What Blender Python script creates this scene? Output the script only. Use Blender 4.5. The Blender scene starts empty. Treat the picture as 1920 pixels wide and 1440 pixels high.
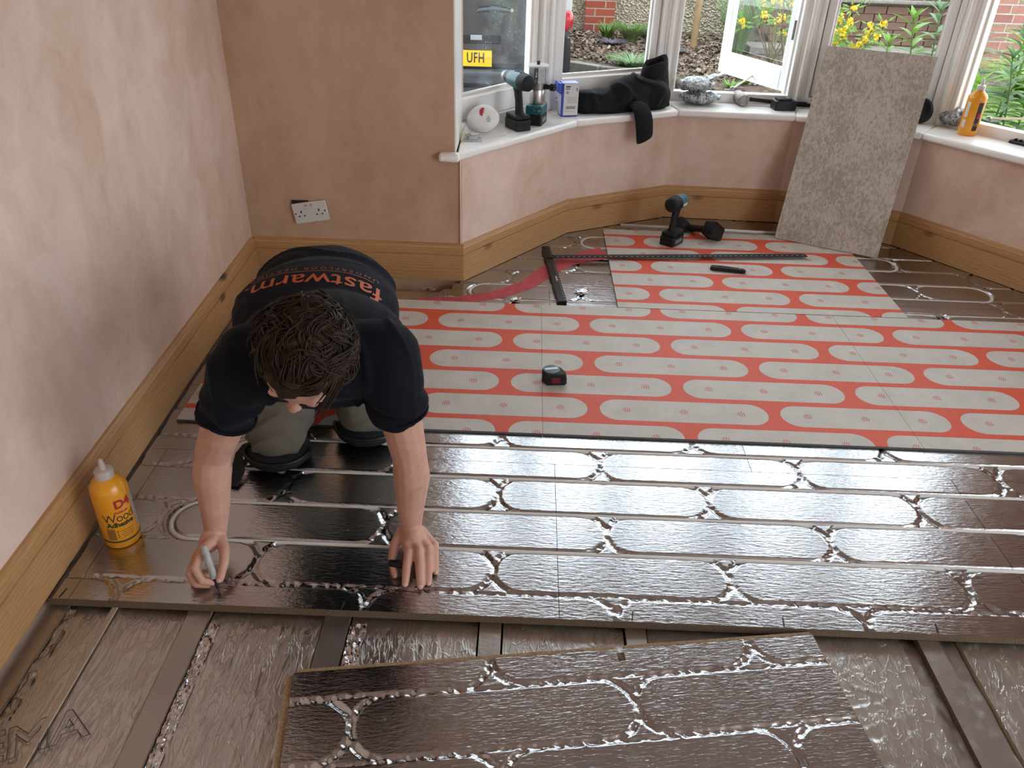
import bpy, bmesh, math, random
import numpy as np
from mathutils import Vector, Matrix, Euler, noise
from mathutils.bvhtree import BVHTree
random.seed(7); np.random.seed(7)
scene = bpy.context.scene
COL = scene.collection
# ------------------------------------------------------------------ camera
H = 1.467
cm = [[0.9992329422, 0.0264372489, 0.0288894285], [0.0384838011, -0.5264029576, -0.8493638345], [-0.0072473625, 0.8498240983, -0.5270165819]]
cam_d = bpy.data.cameras.new('camera'); cam = bpy.data.objects.new('camera', cam_d); COL.objects.link(cam)
cam_d.sensor_width = 36; cam_d.lens = 1495.93/1920*36; cam_d.clip_start = .02; cam_d.clip_end = 200
_r, _u, _b = Vector(cm[0]), -Vector(cm[1]), -Vector(cm[2])
cam.matrix_world = Matrix(((_r.x, _u.x, _b.x, 0), (_r.y, _u.y, _b.y, 0), (_r.z, _u.z, _b.z, H), (0, 0, 0, 1)))
scene.camera = cam
# ------------------------------------------------------------------ sky and exposure
world = bpy.data.worlds.new('overcast_sky'); scene.world = world; world.use_nodes = True
wn = world.node_tree; bg = wn.nodes['Background']
bg.inputs[0].default_value = (.80, .91, 1.0, 1); bg.inputs[1].default_value = 5.0
scene.view_settings.view_transform = 'Standard'; scene.view_settings.look = 'None'
scene.view_settings.exposure = 0.12; scene.view_settings.gamma = 1.0; scene.view_settings.use_curve_mapping = False
scene.cycles.max_bounces = 10; scene.cycles.diffuse_bounces = 6; scene.cycles.transparent_max_bounces = 16
scene.cycles.sample_clamp_indirect = 8
# ------------------------------------------------------------------ mesh helpers
def rotm(e): return Euler(e).to_matrix()
class MB:
    def __init__(s): s.v = []; s.f = []
    def add(s, vs, fs):
        n = len(s.v); s.v += [tuple(p) for p in vs]; s.f += [tuple(i+n for i in f) for f in fs]; return s
    def box(s, c, d, rot=None):
        R = rot if isinstance(rot, Matrix) else (rotm(rot) if rot else None); c = Vector(c)
        vs = []
        for sx in (-1, 1):
            for sy in (-1, 1):
                for sz in (-1, 1):
                    p = Vector((sx*d[0]/2, sy*d[1]/2, sz*d[2]/2)); vs.append((R @ p if R else p)+c)
        return s.add(vs, [(0,1,3,2),(4,6,7,5),(0,4,5,1),(2,3,7,6),(0,2,6,4),(1,5,7,3)])
    def tube(s, pts, r, n=10, closed=False, flat=1.0, up=None):
        pts = [Vector(p) for p in pts]; m = len(pts)
        rs = r if hasattr(r, '__len__') else [r]*m
        vs = []; prev = None
        for i, p in enumerate(pts):
            a = pts[i-1] if (i > 0 or closed) else p; b = pts[(i+1) % m] if (i < m-1 or closed) else p
            t = (b-a)
            t = t.normalized() if t.length > 1e-9 else Vector((0,0,1))
            if prev is None:
                q = Vector(up) if up else (Vector((0,0,1)) if abs(t.z) < .9 else Vector((1,0,0)))
                x = (q - t*q.dot(t)).normalized()
            else:
                x = (prev - t*prev.dot(t))
                x = x.normalized() if x.length > 1e-6 else t.orthogonal().normalized()
            prev = x; y = t.cross(x)
            for k in range(n):
                an = 2*math.pi*k/n; vs.append(p + x*(math.cos(an)*rs[i]*flat) + y*(math.sin(an)*rs[i]))
        fs = []
        for i in range(m if closed else m-1):
            j = (i+1) % m
            for k in range(n): fs.append((i*n+k, i*n+(k+1) % n, j*n+(k+1) % n, j*n+k))
        if not closed: fs += [tuple(range(n))[::-1], tuple((m-1)*n+k for k in range(n))]
        return s.add(vs, fs)
    def cyl(s, a, b, r0, r1=None, n=16): return s.tube([a, b], [r0, r0 if r1 is None else r1], n)
    def lathe(s, prof, n=28, c=(0,0,0), R=None):
        vs = []; c = Vector(c)
        for r, z in prof:
            for k in range(n):
                a = 2*math.pi*k/n; p = Vector((r*math.cos(a), r*math.sin(a), z)); vs.append((R @ p if R else p)+c)
        fs = []
        for i in range(len(prof)-1):
            for k in range(n): fs.append((i*n+k, i*n+(k+1) % n, (i+1)*n+(k+1) % n, (i+1)*n+k))
        fs += [tuple(range(n))[::-1], tuple((len(prof)-1)*n+k for k in range(n))]
        return s.add(vs, fs)
    def ell(s, c, r, R=None, nu=16, nv=10):
        if not hasattr(r, '__len__'): r = (r, r, r)
        c = Vector(c); vs = []
        for i in range(1, nv):
            th = math.pi*i/nv
            for k in range(nu):
                a = 2*math.pi*k/nu
                p = Vector((r[0]*math.sin(th)*math.cos(a), r[1]*math.sin(th)*math.sin(a), r[2]*math.cos(th)))
                vs.append((R @ p if R else p)+c)
        t = Vector((0,0,r[2])); vs.append((R @ t if R else t)+c); vs.append((R @ -t if R else -t)+c)
        T = (nv-1)*nu; fs = []
        for i in range(nv-2):
            for k in range(nu): fs.append((i*nu+k, (i+1)*nu+k, (i+1)*nu+(k+1) % nu, i*nu+(k+1) % nu))
        for k in range(nu):
            fs.append((T, k, (k+1) % nu)); fs.append((T+1, (nv-2)*nu+(k+1) % nu, (nv-2)*nu+k))
        return s.add(vs, fs)
    def cap(s, a, b, r0, r1=None, n=12):
        r1 = r0 if r1 is None else r1
        s.ell(a, r0, nu=n, nv=8); s.ell(b, r1, nu=n, nv=8); return s.tube([a, b], [r0, r1], n)
    def prism(s, poly, z0, z1, T=None):
        n = len(poly); ar = sum(poly[i][0]*poly[(i+1) % n][1]-poly[(i+1) % n][0]*poly[i][1] for i in range(n))
        if ar < 0: poly = poly[::-1]
        vs = [Vector((x, y, z0)) for x, y in poly]+[Vector((x, y, z1)) for x, y in poly]
        if T is not None: vs = [T @ p for p in vs]
        fs = [tuple(range(n))[::-1], tuple(range(n, 2*n))]+[(i, (i+1) % n, n+(i+1) % n, n+i) for i in range(n)]
        return s.add(vs, fs)
    def build(s, name, mat, parent=None, smooth=None, bevel=0, seg=2, off=None):
        me = bpy.data.meshes.new(name)
        v = s.v if off is None else [(p[0]-off[0], p[1]-off[1], p[2]-off[2]) for p in s.v]
        me.from_pydata(v, [], s.f); me.update()
        return finish(name, me, mat, parent, smooth, bevel, seg)
def finish(name, me, mat, parent=None, smooth=None, bevel=0, seg=2):
    if mat is not None: me.materials.append(mat)
    if smooth is not None:
        me.polygons.foreach_set('use_smooth', [True]*len(me.polygons))
        if smooth < 180: me.set_sharp_from_angle(angle=math.radians(smooth))
    o = bpy.data.objects.new(name, me); COL.objects.link(o)
    if parent is not None: o.parent = parent
    if bevel:
        b = o.modifiers.new('bevel', 'BEVEL'); b.width = bevel; b.segments = seg; b.limit_method = 'ANGLE'; b.angle_limit = .6
    return o
def tag(o, label, cat, group=None, kind=None):
    if label: o['label'] = label
    if cat: o['category'] = cat
    if group: o['group'] = group
    if kind: o['kind'] = kind
    return o
def thing(name, label, cat, loc=(0,0,0), rotz=0, group=None, rot=None):
    o = bpy.data.objects.new(name, None); o.empty_display_size = .05; COL.objects.link(o)
    o.location = loc; o.rotation_euler = rot if rot else (0, 0, rotz)
    return tag(o, label, cat, group)
def struct(o): o['kind'] = 'structure'; return o
def dup(root, loc, rotz=0, label=None, scale=None):
    r = root.copy(); COL.objects.link(r); r.location = loc; r.rotation_euler = (0, 0, rotz)
    if scale: r.scale = (scale,)*3
    if label: r['label'] = label
    for ch in list(root.children):
        c = ch.copy(); COL.objects.link(c); c.parent = r
        for g in list(ch.children):
            d = g.copy(); COL.objects.link(d); d.parent = c
    return r
def text_mb(txt, size, depth=0.0004, align='CENTER', bold=0.0, sx=1.0, spacing=1.0):
    cu = bpy.data.curves.new('t', 'FONT'); cu.body = txt; cu.size = size; cu.align_x = align; cu.align_y = 'CENTER'
    cu.extrude = depth/2; cu.offset = bold; cu.resolution_u = 3; cu.space_character = spacing
    o = bpy.data.objects.new('t', cu); me = bpy.data.meshes.new_from_object(o)
    mb = MB(); mb.add([(v.co.x*sx, v.co.y, v.co.z) for v in me.vertices], [tuple(p.vertices) for p in me.polygons])
    bpy.data.objects.remove(o); bpy.data.curves.remove(cu); bpy.data.meshes.remove(me)
    return mb
def xf(mb, T):
    mb.v = [tuple(T @ Vector(p)) for p in mb.v]; return mb
def frame(o, x, y):   # matrix with origin o, x axis, y axis
    o, x, y = Vector(o), Vector(x).normalized(), Vector(y).normalized(); z = x.cross(y).normalized(); y = z.cross(x)
    return Matrix(((x.x, y.x, z.x, o.x), (x.y, y.y, z.y, o.y), (x.z, y.z, z.z, o.z), (0,0,0,1)))
def vnoise(x, y, seed=0):
    xi = np.floor(x).astype(int); yi = np.floor(y).astype(int); fx = x-xi; fy = y-yi
    fx = fx*fx*(3-2*fx); fy = fy*fy*(3-2*fy)
    def h(a, b):
        n = (a*374761393 + b*668265263 + seed*974711) & 0x7fffffff
        n = ((n ^ (n >> 13))*1274126177) & 0x7fffffff
        return ((n ^ (n >> 16)) & 0xffff)/65535.0
    return (h(xi,yi)*(1-fx)+h(xi+1,yi)*fx)*(1-fy)+(h(xi,yi+1)*(1-fx)+h(xi+1,yi+1)*fx)*fy
# ------------------------------------------------------------------ materials
class NT:
    def __init__(s, name):
        s.m = bpy.data.materials.new(name); s.m.use_nodes = True; s.t = s.m.node_tree
        s.b = s.t.nodes['Principled BSDF']; s.out = s.t.nodes['Material Output']
        s.tc = None
    def n(s, ty, **kw):
        nd = s.t.nodes.new(ty)
        for k, v in kw.items():
            if k.startswith('i_'): nd.inputs[k[2:].replace('_', ' ')].default_value = v
            else: setattr(nd, k, v)
        return nd
    def l(s, a, b): s.t.links.new(a, b)
    def co(s, kind='Object', scale=None, rot=None, loc=None):
        if s.tc is None: s.tc = s.n('ShaderNodeTexCoord')
        o = s.tc.outputs[kind]
        if scale or rot or loc:
            mp = s.n('ShaderNodeMapping'); s.l(o, mp.inputs[0])
            if scale: mp.inputs['Scale'].default_value = scale
            if rot: mp.inputs['Rotation'].default_value = rot
            if loc: mp.inputs['Location'].default_value = loc
            o = mp.outputs[0]
        return o
    def noise(s, co, scale, detail=4, rough=.55, dist=0):
        nd = s.n('ShaderNodeTexNoise'); nd.inputs['Scale'].default_value = scale; nd.inputs['Detail'].default_value = detail
        nd.inputs['Roughness'].default_value = rough; nd.inputs['Distortion'].default_value = dist
        s.l(co, nd.inputs['Vector']); return nd.outputs['Fac']
    def vor(s, co, scale, feature='F1', rnd=1):
        nd = s.n('ShaderNodeTexVoronoi'); nd.feature = feature; nd.inputs['Scale'].default_value = scale; nd.inputs['Randomness'].default_value = rnd
        s.l(co, nd.inputs['Vector']); return nd
    def ramp(s, fac, stops):
        nd = s.n('ShaderNodeValToRGB'); cr = nd.color_ramp
        while len(cr.elements) < len(stops): cr.elements.new(.5)
        for e, (p, c) in zip(cr.elements, stops):
            e.position = p; e.color = (c[0], c[1], c[2], 1) if hasattr(c, '__len__') else (c, c, c, 1)
        s.l(fac, nd.inputs[0]); return nd.outputs[0]
    def mix(s, fac, a, b, blend='MIX'):
        nd = s.n('ShaderNodeMix'); nd.data_type = 'RGBA'; nd.blend_type = blend
        for i, val in ((0, fac), (6, a), (7, b)):
            if hasattr(val, 'is_linked') or isinstance(val, bpy.types.NodeSocket): s.l(val, nd.inputs[i])
            elif i == 0: nd.inputs[0].default_value = val
            else: nd.inputs[i].default_value = (val[0], val[1], val[2], 1)
        return nd.outputs[2]
    def math(s, op, a, b=None, c=None, clamp=False):
        nd = s.n('ShaderNodeMath'); nd.operation = op; nd.use_clamp = clamp
        for i, val in enumerate((a, b, c)):
            if val is None: continue
            if isinstance(val, bpy.types.NodeSocket): s.l(val, nd.inputs[i])
            else: nd.inputs[i].default_value = val
        return nd.outputs[0]
    def bump(s, h, strength=.3, dist=.002, normal=None):
        nd = s.n('ShaderNodeBump'); nd.inputs['Strength'].default_value = strength; nd.inputs['Distance'].default_value = dist
        s.l(h, nd.inputs['Height'])
        if normal is not None: s.l(normal, nd.inputs['Normal'])
        s.l(nd.outputs[0], s.b.inputs['Normal']); return nd.outputs[0]
    def set(s, **kw):
        for k, v in kw.items():
            i = s.b.inputs[k.replace('_', ' ')]
            if isinstance(v, bpy.types.NodeSocket): s.l(v, i)
            elif hasattr(v, '__len__') and len(v) == 3: i.default_value = (*v, 1)
            else: i.default_value = v
        return s
def srgb(r, g, b):
    f = lambda c: c/255/12.92 if c/255 <= .04045 else ((c/255+.055)/1.055)**2.4
    return (f(r), f(g), f(b))
def plain(name, col, rough=.5, metal=0, var=.12, scale=20, bump=0, bscale=200, coat=0, spec=.5):
    t = NT(name); co = t.co()
    nz = t.noise(co, scale, 4)
    c = t.mix(t.math('MULTIPLY', t.math('SUBTRACT', nz, .3, clamp=True), 1.6, clamp=True), tuple(x*(1-var) for x in col), tuple(min(1, x*(1+var)) for x in col))
    t.set(Base_Color=c, Roughness=rough, Metallic=metal)
    t.b.inputs['Specular IOR Level'].default_value = spec
    if coat: t.b.inputs['Coat Weight'].default_value = coat
    if bump: t.bump(t.noise(co, bscale, 3), bump, .002)
    return t.m
def m_plaster(name, base, patch):
    t = NT(name); co = t.co()
    a = t.noise(t.co(scale=(1, 1, .55)), 2.3, 6, .62, .4); b = t.noise(co, 7.5, 5, .7, .8); c = t.noise(t.co(scale=(1.5, 1.5, .6)), 3.5, 5)
    f = t.ramp(t.math('ADD', t.math('MULTIPLY', a, .6), t.math('MULTIPLY', b, .4)), [(.40, 0), (.60, 1)])
    col = t.mix(f, base, patch)
    col = t.mix(t.ramp(c, [(.45, 0), (.75, .55)]), col, tuple(min(1, x*1.15+.02) for x in base))
    t.set(Base_Color=col, Roughness=.72); t.b.inputs['Specular IOR Level'].default_value = .25
    t.bump(t.math('ADD', b, t.noise(co, 60, 3)), .12, .004); return t.m
def m_wood(name, light, dark, scale=(1, 9, 9)):
    t = NT(name); co = t.co(scale=scale)
    w = t.n('ShaderNodeTexWave'); w.wave_type = 'BANDS'; w.bands_direction = 'Z'; w.inputs['Scale'].default_value = 2.6; w.inputs['Distortion'].default_value = 7; w.inputs['Detail'].default_value = 3
    t.l(co, w.inputs['Vector'])
    g = t.noise(t.co(scale=tuple(s*3 for s in scale)), 6, 5, .6)
    kn = t.vor(t.co(scale=(1.4, 1.4, 3)), 2.6).outputs['Distance']
    f = t.math('ADD', t.math('MULTIPLY', w.outputs['Fac'], .22), t.math('MULTIPLY', g, .78))
    col = t.mix(t.ramp(f, [(.2, 0), (.8, 1)]), dark, light)
    col = t.mix(t.ramp(kn, [(.06, 1), (.17, .0)]), col, tuple(x*.16 for x in dark))
    t.set(Base_Color=col, Roughness=.5); t.bump(f, .12, .002); return t.m
MAT = {}
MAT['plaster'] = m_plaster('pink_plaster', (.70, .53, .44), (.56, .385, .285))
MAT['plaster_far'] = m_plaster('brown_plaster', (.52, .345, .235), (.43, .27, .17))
MAT['ceiling'] = m_plaster('bare_ceiling_plaster', (.56, .42, .34), (.48, .35, .27))
MAT['wood'] = m_wood('varnished_pine', (.52, .30, .13), (.35, .175, .065))
MAT['white'] = plain('white_gloss_paint', (.86, .84, .80), .3, var=.05, scale=6)
MAT['chip'] = plain('raw_chipboard', (.40, .27, .15), .9, var=.5, scale=220, bump=.5)
MAT['chip_edge'] = plain('sawn_chipboard_edge', (.15, .10, .06), .9, var=.5, scale=220, bump=.5)
MAT['black'] = plain('black_plastic', (.007, .0075, .009), .42, var=.2, bump=.1, bscale=400, spec=.35)
MAT['rubber'] = plain('black_rubber', (.010, .011, .0125), .6, var=.2, bump=.15, bscale=300, spec=.3)
MAT['teal'] = plain('teal_tool_plastic', (.006, .10, .115), .38, var=.1)
MAT['steel'] = plain('bright_steel', (.62, .62, .62), .28, 1, var=.08)
MAT['dsteel'] = plain('dull_steel', (.30, .29, .28), .4, 1, var=.25, scale=60)
MAT['plastic_w'] = plain('white_plastic', (.62, .60, .56), .35, var=.03)
MAT['dark'] = plain('dark_void', (.015, .012, .01), .9)
MAT['label_w'] = plain('label_white', (.66, .64, .62), .5, var=.04)
MAT['red'] = plain('red_print', (.42, .02, .03), .5, var=.1)
MAT['orange_b'] = plain('orange_bottle', (.80, .33, .012), .3, var=.06, coat=.3)
MAT['ink'] = plain('black_ink', (.012, .012, .012), .5)
def m_glass(name, spots=0, haze=0):
    t = NT(name); t.t.nodes.remove(t.b)
    tr = t.n('ShaderNodeBsdfTransparent'); gl = t.n('ShaderNodeBsdfGlossy'); gl.inputs['Roughness'].default_value = .02
    lw = t.n('ShaderNodeLayerWeight'); lw.inputs['Blend'].default_value = .5
    fz = t.math('ADD', .035, t.math('MULTIPLY', t.math('POWER', lw.outputs['Facing'], 5), .9))
    mx = t.n('ShaderNodeMixShader'); t.l(fz, mx.inputs[0]); t.l(tr.outputs[0], mx.inputs[1]); t.l(gl.outputs[0], mx.inputs[2])
    outp = mx.outputs[0]
    if spots:
        df = t.n('ShaderNodeBsdfTranslucent'); df.inputs['Color'].default_value = (.8, .85, .88, 1)
        v = t.vor(t.co(), 95); v2 = t.noise(t.co(), 9, 4)
        k = t.math('MULTIPLY', t.ramp(v.outputs['Distance'], [(.09, .7), (.16, 0)]), t.ramp(v2, [(.42, 0), (.62, .9)]))
        k = t.math('MAXIMUM', k, t.math('MULTIPLY', t.ramp(v2, [(.35, 0), (.8, 1)]), haze))
        m2 = t.n('ShaderNodeMixShader'); t.l(k, m2.inputs[0]); t.l(outp, m2.inputs[1]); t.l(df.outputs[0], m2.inputs[2]); outp = m2.outputs[0]
    t.l(outp, t.out.inputs['Surface']); return t.m
MAT['glass'] = m_glass('window_glass')
MAT['glass_wet'] = m_glass('rain_spotted_glass', 1, .035)
# foil: polished aluminium face; 'groove' is the depth map of the routed channels stored on the mesh
def m_foil(name, col=(.62, .62, .63), rough=.20, fine=.10, crumple=.5, wr=0.0):
    t = NT(name); co = t.co()
    at = t.n('ShaderNodeAttribute'); at.attribute_name = 'groove'
    sm = t.noise(co, 5, 6, .7); sp = t.noise(co, 28, 5, .7)
    ca = t.co(scale=(.22, 1, 1))
    h = t.math('MULTIPLY', t.noise(ca, 150, 2, .5), fine)
    h = t.math('ADD', h, t.math('MULTIPLY', t.noise(ca, 420, 2, .5), fine*.45))
    cr = t.vor(co, 120, 'SMOOTH_F1').outputs['Distance']
    h = t.math('ADD', h, t.math('MULTIPLY', t.math('MULTIPLY', cr, at.outputs['Fac']), crumple))
    if wr:
        w1 = t.vor(t.co(scale=(1.6, .7, 1)), 26, 'DISTANCE_TO_EDGE').outputs['Distance']
        w2 = t.noise(t.co(scale=(2.4, .5, 1)), 22, 3, .5, 1.4)
        h = t.math('ADD', h, t.math('MULTIPLY', t.ramp(w2, [(.46, 0), (.5, 1), (.54, 0)]), wr))
        h = t.math('ADD', h, t.math('MULTIPLY', t.math('SUBTRACT', 1, t.ramp(w1, [(0, 0), (.06, 1)])), wr*.5))
    t.bump(h, .5, .0035)
    c = t.mix(t.ramp(sm, [(.35, 0), (.75, 1)]), tuple(x*.86 for x in col), col)
    r = t.math('ADD', rough, t.math('MULTIPLY', t.ramp(sp, [(.5, 0), (.8, 1)]), .16))
    t.set(Base_Color=c, Roughness=r, Metallic=1.0); return t.m
MAT['foil'] = m_foil('routed_foil_face', (.54, .55, .57), rough=.17, fine=.50, crumple=.36)
MAT['foil_ins'] = m_foil('wrinkled_insulation_foil', (.62, .60, .57), .33, .04, .3, .36)
MAT['foil_joist'] = m_foil('foil_taped_joist', (.48, .45, .42), .36, .10, .5, .05)
MAT['foil_bright'] = m_foil('crinkled_bright_foil', (.75, .75, .76), .14, .3, .5, .3)
MAT['pipe'] = plain('silver_white_pipe', (.70, .675, .63), .32, 0, var=.06, scale=12)
# ------------------------------------------------------------------ the room shell
def wl(Y): return -1.0815-.0267*Y       # plaster face of the left wall
BP = [(-.255, 3.201), (.219, 3.83), (.741, 4.117), (1.326, 4.098), (1.848, 3.83), (2.322, 3.201)]   # front of the bay skirting
def bd(i):
    a, b = Vector(BP[i]), Vector(BP[i+1]); d = (b-a).normalized(); return a, d, Vector((-d.y, d.x))
def bc(o, j):                            # corner j of the bay line pushed outwards by o
    if j == 0:
        a, d, n = bd(0); p = a+n*o
        return p if o <= .02 else p + d*(((-.283 if o > .21 or o < .19 else -.318)-p.x)/d.x)
    if j == 5:
        a, d, n = bd(4); p = a+n*o
        return Vector(BP[5])+n*o if o <= .02 else p + d*((2.35-p.x)/d.x)
    a, d, n = bd(j-1); c, e, m = bd(j)
    p = a+n*o; q = c+m*o
    t = ((q.x-p.x)*e.y-(q.y-p.y)*e.x)/(d.x*e.y-d.y*e.x); return p+d*t
SZ = .56
struct(MB().prism([(wl(-2.6), -2.6), (wl(3.6), 3.6), (wl(3.6)-.2, 3.6), (wl(-2.6)-.2, -2.6)], -.3, 2.75).build('wall_left', MAT['plaster']))
wf = MB().prism([(-1.25, 3.219), (-.262, 3.219), (-.275, 3.66), (-1.25, 3.66)], -.3, .53).prism([(-1.25, 3.219), (-.290, 3.219), (-.290, 3.66), (-1.25, 3.66)], .53, 2.75)
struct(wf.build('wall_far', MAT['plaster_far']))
struct(MB().prism([(2.33, 3.219), (3.2, 3.219), (3.2, 3.66), (2.345, 3.66)], -.3, 2.75).build('wall_far_right', MAT['plaster']))
for i in range(5):
    a, b, c, d = bc(.018, i), bc(.018, i+1), bc(.30, i+1), bc(.30, i)
    struct(MB().prism([tuple(a), tuple(b), tuple(c), tuple(d)], -.3, SZ-.032).build('wall_bay_%d' % (i+1), MAT['plaster']))
    a, b, c, d = bc(.10, i), bc(.10, i+1), bc(.34, i+1), bc(.34, i)
    struct(MB().prism([tuple(a), tuple(b), tuple(c), tuple(d)], 2.42, 2.72).build('wall_bay_head_%d' % (i+1), MAT['plaster']))
struct(MB().prism([(-1.5, -2.8), (3.4, -2.8), (3.4, 4.75), (-1.5, 4.75)], 2.7, 2.82).build('ceiling', MAT['ceiling']))
struct(MB().prism([(-1.3, -2.75), (3.3, -2.75), (3.3, 4.45), (-1.3, 4.45)], -.26, -.2).build('floor', MAT['dark']))
# unseen right and back walls; right one has an opening added for fill light
RX = 3.0
wr_ = MB().box((RX+.1, -2.55, 1.35), (.2, .4, 2.9)).box((RX+.1, 2.35, 1.35), (.2, 2.1, 2.9)).box((RX+.1, -.52, 2.64), (.2, 3.7, .34)).box((RX+.1, -.52, .0), (.2, 3.7, .6))
struct(wr_.build('wall_right', MAT['plaster']))
wb_ = MB().box((.9, -2.7, 1.3), (4.4, .2, 2.75))
struct(wb_.build('wall_back', MAT['plaster']))
# skirting boards: moulded profile run along each wall
def skirt(name, p, q, inset=(0, 0)):
    p, q = Vector(p), Vector(q); d = (q-p).normalized(); n = Vector((-d.y, d.x))    # n points into the wall
    prof = [(0, .0), (0, .116), (.006, .119), (.006, .123), (0, .126), (0, .152), (.004, .160), (.010, .166), (.018, .168), (.018, .0)]
    L = (q-p).length; mb = MB(); vs = []
    for k, s in enumerate((0, L)):
        for t, z in prof: vs.append((s+(inset[k]*t), t, z))
    m = len(prof)
    mb.add(vs, [tuple(range(m)), tuple(range(m, 2*m))[::-1]]+[(i, m+i, m+(i+1) % m, (i+1) % m) for i in range(m)])
    o = mb.build(name, MAT['wood']); o.location = (p.x, p.y, .002); o.rotation_euler = (0, 0, math.atan2(d.y, d.x)); return struct(o)
skirt('baseboard_left', (wl(-2.6)+.018, -2.6), (wl(3.2)+.018, 3.2))
skirt('baseboard_far', (-1.155, 3.201), (-.255, 3.201))
for i in range(5): skirt('baseboard_bay_%d' % (i+1), BP[i], BP[i+1], (-.35, .35) if i else (.0, .35))
skirt('baseboard_far_right', (2.322, 3.201), (3.0, 3.201))
# window board (sill) with rounded nose, one length per facet, and its horn on the pier
for i in range(5):
    a, b, c, d = bc(-.022, i), bc(-.022, i+1), bc(.25, i+1), bc(.25, i)
    poly = [tuple(a), tuple(b), tuple(c), tuple(d)]
    if i == 0: poly = [(-.278, 3.186), tuple(b), tuple(c), (-.288, 3.60)]
    struct(MB().prism(poly, SZ-.032, SZ).build('trim_%d' % (i+1), MAT['white'], smooth=50, bevel=.011, seg=4))
struct(MB().prism([(-.352, 3.176), (-.268, 3.176), (-.268, 3.225), (-.352, 3.225)], SZ-.033, SZ+.001).build('trim_6', MAT['white'], smooth=50, bevel=.012, seg=4))
struct(MB().box((-.2875, 3.37, 1.4), (.006, .30, 1.68)).build('trim_7', MAT['white']))
# bay windows
def wbar(mb, T, s0, s1, y0, y1, z0, z1): mb.box(((s0+s1)/2, (y0+y1)/2, (z0+z1)/2), (s1-s0, y1-y0, z1-z0))
def sash(parent, w, h, gl, stile=.045, rail=.10, top=.05, y0=.0, th=.042, droplets=False):
    """sash in local axes x 0..w, z 0..h"""
    for s in (0, w-stile): MB().box((s+stile/2, y0+th/2, h/2), (stile, th, h)).build('stile', MAT['white'], parent, bevel=.006)
    MB().prism([(y0, 0), (y0+th, 0), (y0+th, rail-.02), (y0+th*.6, rail), (y0, rail-.014)], stile, w-stile, Matrix(((0,0,1,0),(1,0,0,0),(0,1,0,0),(0,0,0,1)))).build('bottom_rail', MAT['white'], parent)
    MB().box((w/2, y0+th/2, h-top/2), (w-2*stile, th, top)).build('top_rail', MAT['white'], parent, bevel=.006)
    bead = MB()
    for s in (stile, w-stile-.008): bead.box((s+.004, y0+th*.55, (rail+h-top)/2), (.008, .012, h-rail-top))
    bead.box((w/2, y0+th*.55, rail+.004), (w-2*stile, .012, .008)).build('glazing_bead', MAT['white'], parent)
    MB().box((w/2, y0+th*.55, (rail+h-top)/2), (w-2*stile, .004, h-rail-top)).build('pane', gl, parent)
WTOP = 2.42
for i in range(5):
    a, d, n = bd(i); c0, c1 = bc(.20, i), bc(.20, i+1); L = (c1-c0).length
    w = bpy.data.objects.new('window_%d' % (i+1), None); COL.objects.link(w); struct(w)
    w.location = (c0.x, c0.y, SZ); w.rotation_euler = (0, 0, math.atan2(d.y, d.x))
    e0 = .012 if i == 0 else .038; e1 = .038
    T = None; hh = WTOP-SZ
    # fixed frame: moulded jambs, cill and head
    for s, sg in ((e0, 1), (L-e1, -1)):
        mb = MB().box((s+sg*.004, .045, hh/2), (.008+.012, .09, hh)); mb.build('jamb', MAT['white'], w, bevel=.004)
        MB().box((s+sg*.018, .066, hh/2), (.012, .05, hh)).build('jamb_stop', MAT['white'], w, bevel=.003)
    MB().prism([(-.004, 0), (.12, 0), (.12, .028), (.05, .046), (-.004, .046)], e0, L-e1, Matrix(((0,0,1,0),(1,0,0,0),(0,1,0,0),(0,0,0,1)))).build('cill', MAT['white'], w)
    MB().box((L/2, .045, hh-.03), (L-e0-e1, .09, .06)).build('head', MAT['white'], w)
    w0, w1 = e0+.018, L-e1-.018
    if i in (0, 1, 3):
        S = bpy.data.objects.new('sash', None); COL.objects.link(S); S.parent = w; S.location = (w0, .022, .048)
        sash(S, w1-w0, hh-.11, MAT['glass_wet'] if i == 0 else MAT['glass'], .040 if i else .03)
    elif i == 2:
        S = bpy.data.objects.new('sash', None); COL.objects.link(S); S.parent = w; S.location = (w1, .075, .048); S.rotation_euler = (0, 0, -math.radians(63))
        S2 = S
        # local x runs from the hinge back to the free edge when closed
        sash(S, -(w1-w0), hh-.11, MAT['glass']) if False else None
        wd = w1-w0
        for s in (-wd, -.05): MB().box((s+.025, .021, (hh-.11)/2), (.05, .042, hh-.11)).build('stile', MAT['white'], S, bevel=.006)
        TT = Matrix(((0,0,1,0),(1,0,0,0),(0,1,0,0),(0,0,0,1)))
        MB().prism([(0, 0), (.042, 0), (.042, .09), (.02, .115), (0, .100)], -wd+.05, -.05, TT).build('bottom_rail', MAT['white'], S)
        MB().box((-wd/2, .021, hh-.135), (wd-.1, .042, .05)).build('top_rail', MAT['white'], S)
        MB().box((-wd/2, .024, hh/2), (wd-.1, .004, hh-.27)).build('pane', MAT['glass'], S)
        b = MB()
        for s in (-wd+.054, -.054): b.box((s, .012, hh/2), (.008, .012, hh-.27))
        b.build('glazing_bead', MAT['white'], S)
        MB().box((.006, .0, .30), (.016, .03, .085)).cyl((.008, -.016, .255), (.008, -.016, .345), .006).build('hinge', MAT['dsteel'], S)
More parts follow.
